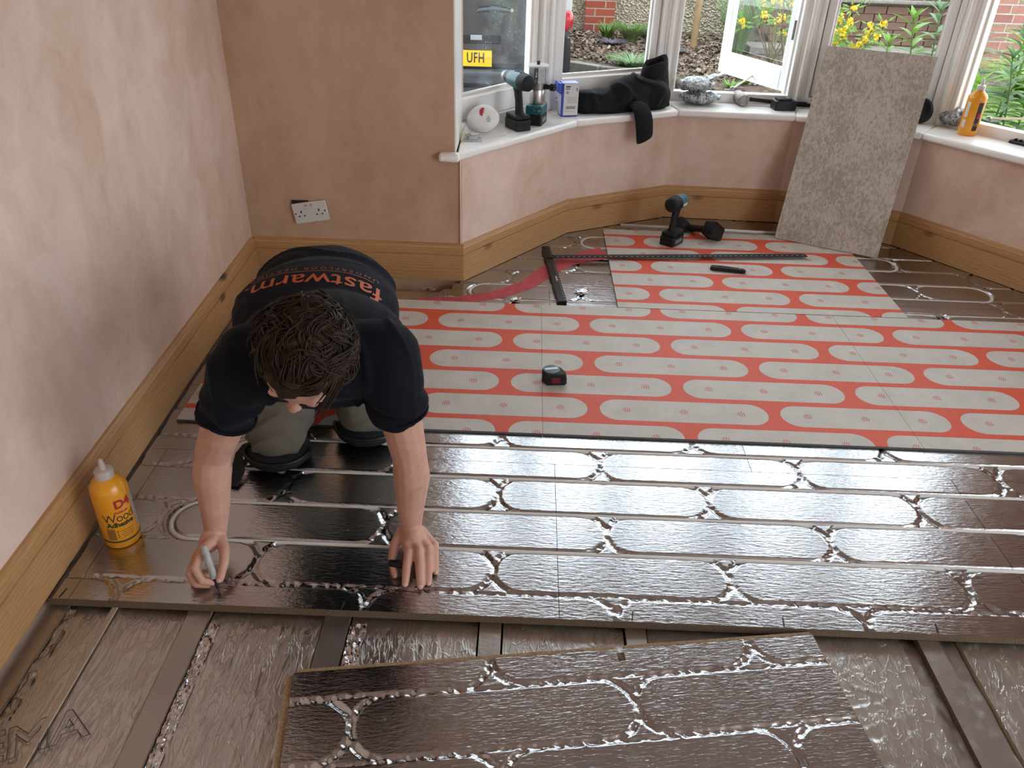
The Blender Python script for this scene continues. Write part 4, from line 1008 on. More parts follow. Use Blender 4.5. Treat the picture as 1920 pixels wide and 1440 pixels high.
MB().lathe([(.016, .246), (.048, .246), (.0485, .251), (.047, .253), (.016, .253)], 32).build('base_plate', MAT['plastic_w'], rt, smooth=40)
MB().lathe([(.0, .22), (.0075, .22), (.0075, .268), (0, .268)], 14).build('cutter_bit', MAT['black'], rt, smooth=40)
# dust mask
mk = thing('dust_mask', 'white cup dust mask with red oval print on the left sill', 'dust mask', (-.195, 3.535, SZ), math.radians(22))
g = []
nu, nv = 30, 12
for j in range(nv+1):
    f = j/nv
    for i in range(nu):
        a = 2*math.pi*i/nu; rx = .066*math.cos(f*1.45)**.75*(1+.10*math.cos(2*a)); ry = .056*math.cos(f*1.45)**.8
        p = V3((rx*math.cos(a), -.050*math.sin(f*1.5)**.9-.013*math.exp(-(rx*math.cos(a)/.024)**2)*math.sin(f*1.5)*(1 if math.sin(a) > -.2 else .45), .058+ry*math.sin(a)*1.02+f*.006)); g.append(Matrix.Rotation(math.radians(-24), 3, 'X') @ (p-V3((0, 0, .058)))+V3((0, 0, .058)))
cup = MB().add(g, [(j*nu+i, j*nu+(i+1) % nu, (j+1)*nu+(i+1) % nu, (j+1)*nu+i) for j in range(nv) for i in range(nu)]+[tuple(nv*nu+i for i in range(nu))])
co_ = cup.build('cup', plain('white_mask_felt', (.72, .70, .68), .8, var=.04, bump=.2), mk, smooth=60)
sd_ = co_.modifiers.new('thick', 'SOLIDIFY'); sd_.thickness = .002
Rx = Matrix.Rotation(math.radians(-24), 3, 'X')
def mpt(x, z, y): return Rx @ V3((x, y, z-.058))+V3((0, 0, .058))
MB().tube([g[i] for i in range(nu)], .0035, 8, True).build('rim', plain('grey_mask_rim', (.42, .42, .42), .6), mk, smooth=60)
MB().ell(mpt(-.016, .078, -.0530), (.013, .006, .018), Matrix.Rotation(math.radians(-22), 3, 'X') @ Matrix.Rotation(.4, 3, 'Y'), 16, 10).build('oval_print', MAT['red'], mk, smooth=180)
for k, (w, z) in enumerate(((.010, .056), (.022, .048), (.018, .042), (.014, .036))):
    MB().box(mpt(.006, z, -.0570), (w, .0012, .0026), (math.radians(-24), 0, 0)).build('small_print', plain('grey_ink', (.16, .16, .18), .6) if k == 0 else bpy.data.materials['grey_ink'], mk)
for sg in (1, -1):
    MB().tube([mpt(sg*.064, .05, -.004), (sg*.085, .0, .03), (sg*.10, -.03, .008), (sg*.07, -.075, .005), (sg*.03, -.08, .005)], .0042, 8, flat=.4).build('strap', plain('cream_elastic', (.66, .60, .48), .8) if sg == 1 else bpy.data.materials['cream_elastic'], mk, smooth=60)
# blister packs
for k, (x, y, rz, lb_) in enumerate(((-.232, 3.405, .15, 'clear plastic blister pack on the corner of the left sill'), (-.230, 3.420, .55, 'small grey pack lying on top of the clear blister pack'))):
    bt = thing('blister_pack', lb_, 'packet', (x, y, SZ+.0125*k), rz)
    MB().box((0, 0, .003), (.075-.02*k, .055-.012*k, .006)).build('card', plain('pack_card_%d' % k, (.46, .46, .47), .3, var=.3, scale=50), bt, bevel=.001)
    MB().box((.004, .004, .009), (.045-.01*k, .03, .007)).build('bubble', MAT['glass'] if False else plain('clear_bubble_%d' % k, (.6, .6, .61), .12, var=.3, scale=60), bt, bevel=.003)
tag(MB().box((-.272, 3.388, SZ+.020), (.012, .02, .040), (.1, .25, .2)).build('wood_offcut', m_wood('cream_wood', (.6, .5, .36), (.5, .4, .28)), bevel=.001), 'small cream wood offcut leaning on the left window reveal', 'wood')
# blue plastic box
bx = thing('plug_box', 'blue box with a white printed label on the sill beside the black hoodie', 'box', (.186, 3.908, SZ), math.radians(14))
blue = plain('blue_plastic', (.018, .055, .42), .35)
MB().box((0, 0, .076), (.082, .062, .150)).build('carton', blue, bx, bevel=.003)
MB().prism([(-.041, 0), (-.060, .004), (-.066, -.022), (-.062, -.04), (-.041, -.045)], -.032, .032, Matrix.Translation((0, 0, .15)) @ Matrix(((1,0,0,0),(0,0,1,0),(0,1,0,0),(0,0,0,1)))).build('hanging_lid', blue, bx, bevel=.004)
MB().box((-.0425, 0, .055), (.003, .05, .09)).build('clear_side', plain('pale_side', (.55, .55, .66), .25), bx)
MB().box((.004, -.0315, .078), (.070, .001, .142)).build('label', MAT['label_w'], bx)
for k, (dx_, z, w, h) in enumerate(((-.016, .136, .022, .006), (-.018, .126, .020, .004), (-.019, .110, .012, .012), (.005, .088, .046, .002), (.005, .080, .050, .002), (.004, .072, .044, .002), (.006, .064, .050, .002), (0, .042, .046, .014), (-.004, .024, .052, .002), (.026, .122, .004, .014))):
    MB().box((.004+dx_, -.0324, z), (w, .0006, h)).build('label_print', MAT['ink'] if k < 2 or k == 9 else plain('print_mid', (.30, .28, .27), .6) if 'print_mid' not in bpy.data.materials else bpy.data.materials['print_mid'], bx)
# black hoodie heaped on the sill
HB = (.45, 4.05, SZ); hd = thing('hoodie', 'black fleece hoodie heaped on the sill with one sleeve hanging down', 'hoodie', HB)
MAT['fleece'] = m_cloth('black_fleece', (.014, .014, .0155), 500, .9)
h_ = MB(); RZ5 = Matrix.Rotation(.5, 3, 'Z')
for c, r in (((.270, 3.990, .600), (.060, .06, .062)), ((.36, 4.03, .600), (.11, .075, .068)), ((.50, 4.085, .625), (.135, .085, .098)), ((.60, 4.135, .615), (.115, .085, .088)), ((.42, 4.03, .585), (.15, .06, .045))):
    h_.ell(c, r, RZ5, 24, 14)
h_.tube([(.40, 4.06, .655), (.49, 4.02, .665), (.475, 3.985, .62), (.43, 3.985, .585)], [.016, .024, .022, .016], 14)
h_.tube([(.285, 4.01, .652), (.302, 3.962, .640), (.325, 3.948, .600), (.318, 3.955, .572)], [.014, .020, .020, .016], 12)
h_.tube([(.29, 3.962, .572), (.38, 3.985, .570), (.47, 4.02, .570)], [.016, .016, .014], 12)
h_.tube([(.46, 4.05, .69), (.55, 4.06, .700), (.63, 4.105, .655), (.70, 4.16, .595)], [.014, .020, .020, .014], 12)
h_.tube([(.60, 4.07, .60), (.66, 4.10, .60), (.70, 4.14, .575)], [.012, .018, .012], 12)
def wr_h(p):
    x, y, z = p[:, 0], p[:, 1], p[:, 2]
    w = .009*np.clip(1-np.abs(np.sin(x*15+z*22+vnoise(x*9, z*9, 41)*4.5))*1.5, 0, 1); w += .007*np.clip(1-np.abs(np.sin(x*26-z*30+vnoise(x*11, z*9, 43)*4))*1.8, 0, 1)*np.clip(vnoise(x*9, z*9, 44)*2-.6, 0, 1)
    return np.where(z < .570, 0, w-.003)
solidify('body_cloth', h_, .0050, 8, MAT['fleece'], hd, HB, wr_h)
hood = MB()
for (r0, rr) in ((1, 0),): pass
hpts = []
NU = 26; rows_ = [(.715, .078, .050), (.745, .074, .052), (.768, .068, .048), (.778, .062, .042), (.773, .055, .036), (.745, .050, .032), (.70, .045, .028)]
for z, rx, ry in rows_:
    for i in range(NU):
        a = 2*math.pi*i/NU; x = .612+rx*math.cos(a)*.93; y = 4.160+rx*math.cos(a)*.45+ry*math.sin(a); hpts.append((x, y-.02*(z-.72)*4, z-.018*math.cos(a+2.6)+.004*math.sin(3*a)))
hood.add(hpts, [(j*NU+i, j*NU+(i+1) % NU, (j+1)*NU+(i+1) % NU, (j+1)*NU+i) for j in range(len(rows_)-1) for i in range(NU)])
lo = []
for z, rx, ry in [(.60, .088, .06), (.66, .085, .055), (.715, .078, .050)]:
    for i in range(NU):
        a = 2*math.pi*i/NU; lo.append((.625-(z-.60)*.1+rx*math.cos(a)*.93, 4.165+rx*math.cos(a)*.45+ry*math.sin(a), z-.018*math.cos(a+2.6)*(z > .7)))
hood.add(lo, [(j*NU+i, j*NU+(i+1) % NU, (j+1)*NU+(i+1) % NU, (j+1)*NU+i) for j in range(2) for i in range(NU)])
hood.build('hood', MAT['fleece'], hd, smooth=180, off=HB)
sl = MB(); sp = [((.505, 4.03, .600), .038, .030), ((.525, 3.985, .605), .046, .022), ((.545, 3.955, .585), .050, .020), ((.558, 3.946, .545), .052, .017), ((.565, 3.945, .50), .051, .014), ((.570, 3.946, .46), .047, .012), ((.572, 3.947, .437), .045, .011)]
NU = 18; vs = []
for (c, w, th) in sp:
    for i in range(NU):
        a = 2*math.pi*i/NU; dd = V3((.876, .482, 0)); nn = V3((.482, -.876, 0)) if c[2] < .59 else V3((.3, -.5, .6)).normalized()
        tilt = .35*w*math.cos(a) if c[2] < .48 else 0
        p = V3(c)+dd*(w*math.cos(a))+nn*(th*math.sin(a))+V3((0, 0, tilt)); vs.append(p)
sl.add(vs, [(j*NU+i, j*NU+(i+1) % NU, (j+1)*NU+(i+1) % NU, (j+1)*NU+i) for j in range(len(sp)-1) for i in range(NU)]+[tuple(range(NU))[::-1], tuple((len(sp)-1)*NU+i for i in range(NU))])
so = sl.build('sleeve', MAT['fleece'], hd, smooth=180, off=HB); sb = so.modifiers.new('s', 'SUBSURF'); sb.levels = 1; sb.render_levels = 2
MB().tube([(.276, 3.945, .600), (.27, 3.948, .592), (.275, 3.948, .585), (.288, 3.946, .583), (.292, 3.945, .590), (.284, 3.945, .597)], .0018, 6).build('drawcord_eyelet', MAT['dsteel'], hd, off=HB)
# bags of screws
t = NT('bag_of_screws'); co = t.co(); v = t.vor(t.co(scale=(1, 1.7, 1)), 150); n_ = t.noise(co, 38, 4, .7)
sc_ = t.ramp(v.outputs['Distance'], [(.1, .75), (.5, .10)])
t.set(Base_Color=t.mix(t.ramp(n_, [(.42, 0), (.62, .8)]), sc_, (.62, .68, .70)), Roughness=.22, Metallic=.45); t.bump(t.math('ADD', v.outputs['Distance'], n_), .8, .006); t.b.inputs['Coat Weight'].default_value = .6
MAT['screws'] = t.m
def bag(label, c, r, rz, seed, tail=None):
    t = thing('screw_bag', label, 'bag', c, rz, 'plastic bags of screws')
    m = MB().ell((0, 0, r[2]*.92), r, None, 26, 16)
    if tail: m.tube(tail[0], tail[1], 12, flat=.35, up=(0, 0, 1))
    def w(p): return .009*(vnoise(p[:, 0]*40, p[:, 1]*40+p[:, 2]*50, seed)-.5)+.004*np.sin(p[:, 0]*90+vnoise(p[:, 0]*30, p[:, 2]*30, seed+1)*6)
    m.v = [(p[0], p[1], max(p[2], .0)) for p in m.v]
    solidify('plastic_bag', m, .0055, 2, MAT['screws'], t, (0, 0, 0), w); return t
bag('lower clear bag of screws on the sill beside the hoodie', (.872, 4.245, SZ+.004), (.105, .062, .032), 0, 51)
bag('upper clear bag of screws with its loose end pointing right', (.845, 4.262, SZ+.058), (.098, .060, .036), .05, 53, ([(.02, 0, .05), (.08, .01, .070), (.14, .03, .082)], [.03, .03, .022]))
bag('clear bag of screws behind the right glue bottle', (2.055, 3.96, SZ+.004), (.095, .075, .042), -.4, 57)
# mallet, battery, brush on the middle sill
ml = thing('club_hammer', 'club hammer with round steel head lying on the middle of the sill', 'hammer', (1.085, 4.275, SZ), math.radians(-4))
MB().tube([(-.012, .062, .030), (-.009, .055, .030), (.008, -.045, .030), (.010, -.052, .030)], [.026, .030, .030, .027], 24).build('head', plain('rusty_steel', (.30, .26, .24), .5, .6, var=.5, scale=60), ml, smooth=40)
MB().tube([(.018, .0, .030), (.10, -.006, .026), (.24, -.01, .018), (.33, -.01, .017)], [.011, .010, .012, .013], 12).build('shaft', MAT['rubber'], ml, smooth=60)
bt = thing('spare_battery', 'black tool battery lying on the sill in front of the hammer shaft', 'battery', (1.285, 4.198, SZ), math.radians(96), 'cordless tools')
Bp = battery(bt); Bp.name = 'battery_case'
MB().box((0, .005, .050), (.058, .070, .010)).build('rail_plate', MAT['rubber'], bt, bevel=.003)
MB().box((0, -.02, .057), (.030, .03, .004)).build('contacts', MAT['dsteel'], bt)
xf(text_mb('Makita', .014, .0005, bold=.0003), frame((.0391, .012, .036), (0, 1, 0), (0, 0, 1))).build('name_print', MAT['label_w'], Bp)
br = thing('wire_brush', 'wire brush tool with black handle on the sill beside the leaning board', 'brush', (1.44, 4.24, SZ), math.radians(-8))
MB().tube([(-.08, 0, .014), (.0, 0, .014), (.02, 0, .016)], [.009, .010, .007], 10).build('handle', MAT['black'], br, smooth=60)
wm = MB(); rr_ = random.Random(5)
for i in range(60): wm.tube([(.018, 0, .014), (.018+rr_.uniform(.02, .055), rr_.uniform(-.016, .016), .014+rr_.uniform(-.012, .014))], .0008, 4)
o = wm.build('wires', MAT['dsteel'], br); o['kind'] = 'stuff'
sp_ = thing('spray_bottle', 'clear plastic bottle with red nozzle half hidden by the leaning board', 'bottle', (1.475, 4.21, SZ), .3)
t = NT('frosted_plastic'); t.set(Base_Color=(.62, .64, .65), Roughness=.12); t.b.inputs['Transmission Weight'].default_value = .55; t.b.inputs['IOR'].default_value = 1.15
MB().lathe([(.0, .001), (.036, .001), (.038, .01), (.038, .12), (.040, .13), (.040, .20), (.030, .235), (.010, .25), (0, .25)], 26).build('body', t.m, sp_, smooth=50)
MB().lathe([(.0385, .115), (.0415, .118), (.0415, .13), (.0385, .133)], 26).build('rim', MAT['plastic_w'], sp_, smooth=40)
MB().cyl((-.035, -.01, .055), (-.066, -.02, .052), .013, .011, 14).build('red_nozzle', MAT['red'], sp_)
MB().cyl((-.03, -.012, .040), (-.052, -.03, .030), .011, .010, 12).build('black_grip', MAT['black'], sp_)
gl_ = thing('tool_case', 'black rounded tool case standing behind the right edge of the leaning board', 'case', (1.888, 4.005, SZ), -1.0)
MB().lathe([(0, -.014), (.05, -.014), (.058, -.008), (.058, .008), (.05, .014), (0, .014)], 26, (0, 0, .058), Matrix.Rotation(math.pi/2, 3, 'X')).build('shell', MAT['black'], gl_, smooth=40)
MB().lathe([(0, .0145), (.035, .0145), (.035, .016), (0, .016)], 20, (0, 0, .058), Matrix.Rotation(math.pi/2, 3, 'X')).build('hub', MAT['rubber'], gl_, smooth=40)
kc = thing('bit_case', 'open black bit case on the sill at the right edge of the picture', 'case', (2.245, 3.655, SZ), math.radians(-52))
MB().box((0, 0, .006), (.15, .085, .012)).build('tray', MAT['black'], kc, bevel=.004)
for k in range(6): MB().box((-.055+k*.022, 0, .016), (.008, .06, .008)).build('bit_rib', MAT['rubber'], kc, bevel=.001)
MB().box((0, .045, .022), (.15, .006, .030), (.2, 0, 0)).build('lid_edge', MAT['black'], kc, bevel=.002)
MB().box((.02, .0, .0135), (.06, .03, .003)).build('steel_insert', MAT['steel'], kc)
# casement stays
def stay(label, p, q, r):
    t = thing('casement_stay', label, 'window stay', p); p, q, r = V3(p), V3(q), V3(r)
    MB().tube([(0, 0, .002), tuple(q-p)], .0050, 8).tube([tuple(q-p), tuple((q-p)*1.02+V3((.004, .003, .008))), tuple((q-p)*1.08+V3((.008, .004, .012)))], [.005, .008, .006], 8).build('arm', plain('cream_stay_paint', (.66, .58, .44), .45) if 'cream_stay_paint' not in bpy.data.materials else bpy.data.materials['cream_stay_paint'], t, smooth=60)
    MB().ell((0, 0, .004), (.014, .012, .010)).build('knuckle', MAT['dsteel'], t, smooth=180)
    MB().box(tuple(r-p), (.05, .014, .004)).build('foot_plate', MAT['dsteel'], t)
stay('cream casement stay at the foot of the open middle window', (1.060, 4.385, .612), (1.215, 4.62, .640), (1.045, 4.388, .608))
stay('cream casement stay on the cill of the right window beside the bag', (2.165, 3.905, .612), (2.36, 3.90, .622), (2.19, 3.89, .608))
# ------------------------------------------------------------------ front garden seen through the bay
GZ = .15
t = NT('bark_mulch'); co = t.co(); v = t.vor(t.co(scale=(1, 1, 1)), 34); v2 = t.vor(t.co(scale=(1, 1.6, 1)), 70); n_ = t.noise(co, 3, 4)
c_ = t.ramp(v.outputs['Color'], [(.05, (.04, .024, .015)), (.4, (.11, .068, .042)), (.7, (.17, .115, .075)), (.95, (.28, .215, .15))])
c_ = t.mix(t.ramp(v2.outputs['Distance'], [(.0, .5), (.35, 0)]), c_, (.17, .12, .08))
t.set(Base_Color=c_, Roughness=.9); t.bump(t.math('ADD', v.outputs['Distance'], v2.outputs['Distance']), 1.0, .02); MAT['mulch'] = t.m
MAT['drive'] = plain('pale_gravel_drive', (.20, .19, .175), .9, var=.4, scale=60, bump=.6, bscale=80)
MAT['kerb'] = plain('weathered_kerb_stone', (.24, .215, .18), .9, var=.3, scale=25, bump=.4, bscale=60)
t = NT('pebble_dash'); v = t.vor(t.co(), 48); c_ = t.ramp(v.outputs['Color'], [(.1, (.19, .155, .10)), (.5, (.36, .31, .21)), (.9, (.52, .46, .35))])
t.set(Base_Color=c_, Roughness=.9); t.bump(v.outputs['Distance'], 1, .02); MAT['pebble'] = t.m
def m_brick(name, cols):
    t = NT(name); oi = t.n('ShaderNodeObjectInfo'); nz = t.noise(t.co(), 18, 5, .7)
    a = t.ramp(oi.outputs['Random'], [(0, cols[0]), (.5, cols[1]), (1, cols[2])]); c = t.mix(t.ramp(nz, [(.5, 0), (.8, .6)]), a, tuple(x*.5 for x in cols[0]))
    t.set(Base_Color=c, Roughness=.85); t.bump(nz, .4, .006); return t.m
MAT['brick_r'] = m_brick('red_brick', ((.30, .055, .028), (.36, .075, .035), (.22, .05, .035)))
MAT['brick_o'] = m_brick('old_brown_brick', ((.13, .062, .045), (.17, .095, .065), (.10, .052, .042)))
MAT['mortar'] = plain('mortar', (.42, .39, .33), .9, var=.2)
MAT['mortar_o'] = plain('old_mortar', (.20, .175, .13), .9, var=.3)
struct(MB().prism([(-8, 4.3), (12, 4.3), (12, 30), (-8, 30)], -.30, -.06).build('ground_drive', MAT['drive']))
kp_ = [(-.3, 8.15), (.365, 7.65), (.64, 7.47), (.95, 7.36), (1.6, 6.6), (1.9, 5.6), (2.0, 4.9)]
struct(MB().prism(kp_+[(2.1, 4.75), (2.6, 4.9), (2.75, 5.6), (3.0, 6.6), (7, 8.7), (7, 10.2), (-6, 10.2), (-6, 8.15)], -.2, GZ).build('ground_mulch', MAT['mulch']))
struct(MB().prism([(2.62, 4.3), (9, 4.3), (9, 8.75), (6.5, 8.75), (3.05, 6.6), (2.8, 5.6)], -.2, GZ+.01).build('ground_lawn', plain('lawn_soil', (.13, .19, .035), .9, var=.35, scale=30, bump=.5)))
for i in range(3):
    a, c = V3(kp_[i]), V3(kp_[i+1]); d = (c-a).normalized(); n = V3((d.y, -d.x))*.09
    kb = MB().prism([tuple(a), tuple(c), tuple(c+n), tuple(a+n)], -.06, GZ+.025).build('kerb_%d' % (i+1), MAT['kerb'], bevel=.008); struct(kb)
# loose mulch chips near the window (too many to count)
rr_ = random.Random(11); mc = MB()
for i in range(5200):
    x = rr_.uniform(.2, 2.1); y = rr_.uniform(6.9, 9.55)
    if y < 8.2-.75*x or (x > 2.25 and y > 8.4): continue
    a = rr_.uniform(0, 3.14); l, w = rr_.uniform(.012, .035), rr_.uniform(.006, .013); z = GZ+rr_.uniform(.002, .014); q = Euler((rr_.gauss(0, .35), rr_.gauss(0, .35), a)).to_matrix()
    mc.add([V3((x, y, z))+q @ V3(p) for p in ((-l, -w, 0), (l, -w*.8, 0), (l*.9, w, 0), (-l, w, 0))], [(0, 1, 2, 3)])
t = NT('bark_chip'); g_ = t.n('ShaderNodeNewGeometry'); t.set(Base_Color=t.ramp(g_.outputs['Random Per Island'], [(0, (.045, .026, .016)), (.5, (.15, .095, .06)), (1, (.30, .235, .17))]), Roughness=.9)
tag(mc.build('bark_chips', t.m), 'bark chips scattered over the garden bed beyond the bay window', 'bark mulch', kind='stuff')
# walls
struct(MB().box((2.0, 9.82, .75), (14, .2, 1.5)).build('wall_garden', MAT['pebble']))
bmesh_brick = MB().box((0, 0, 0), (.212, .10, .066)); bmesh_half = MB().box((0, 0, 0), (.100, .10, .066))
def brick_data(nm, mb, mat):
    o = mb.build(nm, mat, bevel=.004); me = o.data; bpy.data.objects.remove(o); return me
def lay(parent, me, pos, rz=0, nm='brick'):
    o = bpy.data.objects.new(nm, me); COL.objects.link(o); o.parent = parent; o.location = pos; o.rotation_euler = (0, 0, rz); return o
BR, BRh = brick_data('brick', bmesh_brick, MAT['brick_r']), brick_data('brick', bmesh_half, MAT['brick_r'])
pl = thing('brick_pillar', 'red brick pillar in the pebble dashed garden wall', 'pillar', (.745, 9.665, GZ))
MB().box((0, .05, .6), (.318, .22, 1.2)).build('mortar_core', MAT['mortar'], pl)
for k in range(15):
    z = .038+k*.0785
    if k % 2: lay(pl, BR, (-.057, -.012, z)); lay(pl, BRh, (.112, -.012, z))
    else: lay(pl, BRh, (-.112, -.012, z)); lay(pl, BR, (.057, -.012, z))
BO, BOs = brick_data('brick', bmesh_brick, MAT['brick_o']), brick_data('brick', MB().box((0, 0, 0), (.068, .10, .21)), MAT['brick_o'])
rw = thing('retaining_wall', 'old brown brick wall with stone coping behind the yellow shrub', 'garden wall', (2.35, 8.83, GZ))
MB().box((2.3, .08, .45), (5.0, .15, .98)).build('mortar_core', MAT['mortar_o'], rw)
for k in range(6):
    for j in range(21): lay(rw, BO, (.05+j*.224+(k % 2)*.112, 0, .045+k*.0635*1.12))
MB().box((2.3, -.012, .478), (5.0, .16, .035)).build('coping', MAT['kerb'], rw, bevel=.01)
for j in range(62): lay(rw, BOs, (.03+j*.076, .03, .605), 0, 'soldier_brick')
MB().box((2.3, -.20, .035), (5.0, .34, .07)).build('stone_ledge', MAT['kerb'], rw, bevel=.01)
gp = thing('brick_pier', 'square pink brick pier at the right end of the garden wall', 'pillar', (4.42, 8.22, GZ))
MB().box((0, .05, .55), (.40, .22, 1.1)).build('mortar_core', MAT['mortar'], gp)
BP_ = brick_data('brick', MB().box((0, 0, 0), (.212, .10, .066)), m_brick('pink_brick', ((.28, .11, .085), (.33, .15, .11), (.24, .10, .085)))); BPh = brick_data('brick', MB().box((0, 0, 0), (.165, .10, .066)), bpy.data.materials['pink_brick'])
for k in range(13):
    z = .038+k*.0785; s = 1 if k % 2 else -1
    lay(gp, BP_, (-s*.09, -.012, z)); lay(gp, BPh, (s*.11, -.012, z))
# wooden tree stake
stk = thing('tree_stake', 'pale round timber stake in the bark bed', 'stake', (1.648, 8.74, GZ))
MB().tube([(0, 0, -.05), (0, 0, .4), (.01, 0, 1.1)], [.034, .033, .032], 14).build('post', m_wood('pale_timber', (.42, .29, .15), (.34, .22, .11), (6, 6, 1)), stk, smooth=60)
# ------------------------------------------------------------------ plants
def leaf_me(nm, mat, w=.26, curl=.25, n=5):
    vs, fs = [], []
    for i in range(n+1):
        f = i/n; ww = w*math.sin(math.pi*min(1, f*.92+.06))**.8*(1-f*.25); z = -curl*f*f
        vs += [(-ww/2, f, z+.18*ww), (0, f, z), (ww/2, f, z+.18*ww)]
    for i in range(n): fs += [(3*i, 3*i+1, 3*i+4, 3*i+3), (3*i+1, 3*i+2, 3*i+5, 3*i+4)]
    me = bpy.data.meshes.new(nm); me.from_pydata(vs, [], fs); me.materials.append(mat); me.polygons.foreach_set('use_smooth', [True]*len(me.polygons)); me.update(); return me
def m_leaf(name, c0, c1, trans=.35):
    t = NT(name); oi = t.n('ShaderNodeObjectInfo'); g = t.n('ShaderNodeNewGeometry'); r = t.math('FRACT', t.math('ADD', oi.outputs['Random'], g.outputs['Random Per Island']))
    col = t.mix(r, c0, c1); t.set(Base_Color=col, Roughness=.45)
    tl = t.n('ShaderNodeBsdfTranslucent'); t.l(col, tl.inputs[0]); mx = t.n('ShaderNodeMixShader'); mx.inputs[0].default_value = trans
    t.l(t.b.outputs[0], mx.inputs[1]); t.l(tl.outputs[0], mx.inputs[2]); t.l(mx.outputs[0], t.out.inputs['Surface']); return t.m
ML1 = m_leaf('fresh_green_leaf', (.10, .22, .025), (.20, .36, .05)); ML2 = m_leaf('grey_green_leaf', (.085, .15, .06), (.14, .23, .10)); ML3 = m_leaf('strap_leaf', (.055, .14, .02), (.12, .26, .035))
ML4 = m_leaf('yellow_flower', (.75, .52, .01), (.9, .68, .03), .3); ML5 = m_leaf('purple_grey_leaf', (.10, .085, .11), (.16, .14, .17)); ML6 = m_leaf('pale_feathery_leaf', (.16, .26, .11), (.26, .38, .17)); ML7 = m_leaf('grass_blade', (.15, .24, .02), (.30, .40, .05), .4)
MAT['stem'] = plain('green_stem', (.10, .14, .04), .6)
LA, LB = leaf_me('leaf', ML1, .32, .3), leaf_me('leaf', ML2, .30, .35)
def put_leaf(parent, me, p, d, L, nm='leaf', rnd=rr_):
    d = V3(d).normalized(); x = d.cross(V3((0, 0, 1)))
    x = x.normalized() if x.length > .05 else V3((1, 0, 0)); z = x.cross(d)
    o = bpy.data.objects.new(nm, me); COL.objects.link(o); o.parent = parent
    o.matrix_local = Matrix(((x.x*L, d.x*L, z.x*L, p[0]), (x.y*L, d.y*L, z.y*L, p[1]), (x.z*L, d.z*L, z.z*L, p[2]), (0, 0, 0, 1))); return o
def leafy(label, loc, h, n, L, me, lean=(0, 0), grp='leafy plants outside the right window', name='leafy_plant', a0=0):
    t = thing(name, label, 'plant', loc, 0, grp); top = V3((lean[0], lean[1], h))
    def sp(f): return V3((lean[0]*f*f, lean[1]*f*f, h*f))
    MB().tube([sp(i/6) for i in range(7)], [.007-.0006*i for i in range(7)], 7).build('stem', MAT['stem'], t, smooth=60)
    for i in range(n):
        f = .25+.75*(i+.5)/n; a = a0+i*2.4+rr_.uniform(-.3, .3); up = .15+.9*f**3+rr_.uniform(-.1, .15)
        put_leaf(t, me, sp(f), (math.cos(a), math.sin(a), up), L*(1.12-.35*f)*rr_.uniform(.85, 1.15))
    for k in range(4): put_leaf(t, me, sp(1), (math.cos(k*1.6)*.5, math.sin(k*1.6)*.5, 1), L*.6)
    return t
WL = ['in front of the brick pier, tallest one', 'right against the window post behind the glue bottle', 'at the right edge with grey green leaves', 'low beside the bag of screws', 'behind the glue bottle nozzle', 'at the far right corner of the window', 'between post and pier', 'leaning over the lawn', 'just outside the cill of the right window', 'showing above the leaning board', 'next to the post, left of it', 'low in front of the brick wall']
pos = [(3.12, 5.55, .78, 0), (2.62, 5.05, .62, 1), (3.38, 5.35, .80, 1), (2.50, 4.75, .46, 0), (2.92, 5.15, .60, 0), (3.28, 4.95, .56, 0), (2.86, 5.65, .74, 1), (3.20, 5.15, .50, 0), (2.95, 4.80, .40, 0), (2.72, 6.10, .62, 0), (2.92, 6.25, .66, 1), (2.62, 6.35, .42, 0)]
for k, (x, y, h, m) in enumerate(pos): leafy('leafy green plant '+WL[k], (x, y, GZ), h, 24 if h > .5 else 18, .20 if h > .5 else .17, (LA, LB)[m], (rr_.uniform(-.08, .08), rr_.uniform(-.08, .08)), a0=k)
for k in range(11): leafy('leafy green plant crowding outside the right window, '+['touching the left post', 'second from the left post', 'third from the left post', 'left of the glue bottle', 'straight behind the glue bottle', 'right of the glue bottle neck', 'above the window stay', 'right of the stay knuckle', 'third from the right edge', 'second from the right edge', 'cut by the right edge'][k], (2.55+.10*k+rr_.uniform(-.04, .04), 4.85+.28*(k % 3)+rr_.uniform(-.1, .2), GZ), rr_.uniform(.34, .66), 20, .17, (LA, LB)[k % 2], (rr_.uniform(-.1, .1), rr_.uniform(-.1, .1)), a0=k*1.3)
def tuft(label, loc, r, h, n, mat, w=.012, name='grassy_plant', grp=None, droop=.5, seed=1):
    t = thing(name, label, 'plant', loc, 0, grp); q = random.Random(seed); mb = MB()
    for i in range(n):
        a = q.uniform(0, 6.283); rr = r*math.sqrt(q.random()); s = q.uniform(.55, 1.1); p0 = V3((math.cos(a)*rr*.35, math.sin(a)*rr*.35, 0)); d = V3((math.cos(a), math.sin(a), 0)); sd = V3((-d.y, d.x, 0))
        prev = None; m = 5; vs = []
        for j in range(m+1):
            f = j/m; c = p0+d*(r*f*s*(.5+.6*f))+V3((0, 0, h*s*(f-droop*f*f*.6))); ww = w*(1-f)**.6+.0008; vs += [c-sd*ww/2, c+sd*ww/2]
        mb.add(vs, [(2*j, 2*j+1, 2*j+3, 2*j+2) for j in range(m)])
    o = mb.build('foliage', mat, t); o['kind'] = 'stuff'; return t
tuft('bright green strappy clump at the foot of the red brick pillar', (.80, 9.16, GZ), .13, .22, 110, ML3, .016, seed=1)
tuft('larger dark green strappy clump right of the red brick pillar', (1.035, 8.98, GZ), .17, .25, 240, ML3, .017, seed=2)
tuft('blue green leafy clump behind the middle window post', (1.22, 9.15, GZ), .13, .17, 130, ML2, .02, seed=3)
tuft('low purple grey plant in the bark below the green clump', (.815, 8.72, GZ), .13, .07, 150, ML5, .03, seed=4)
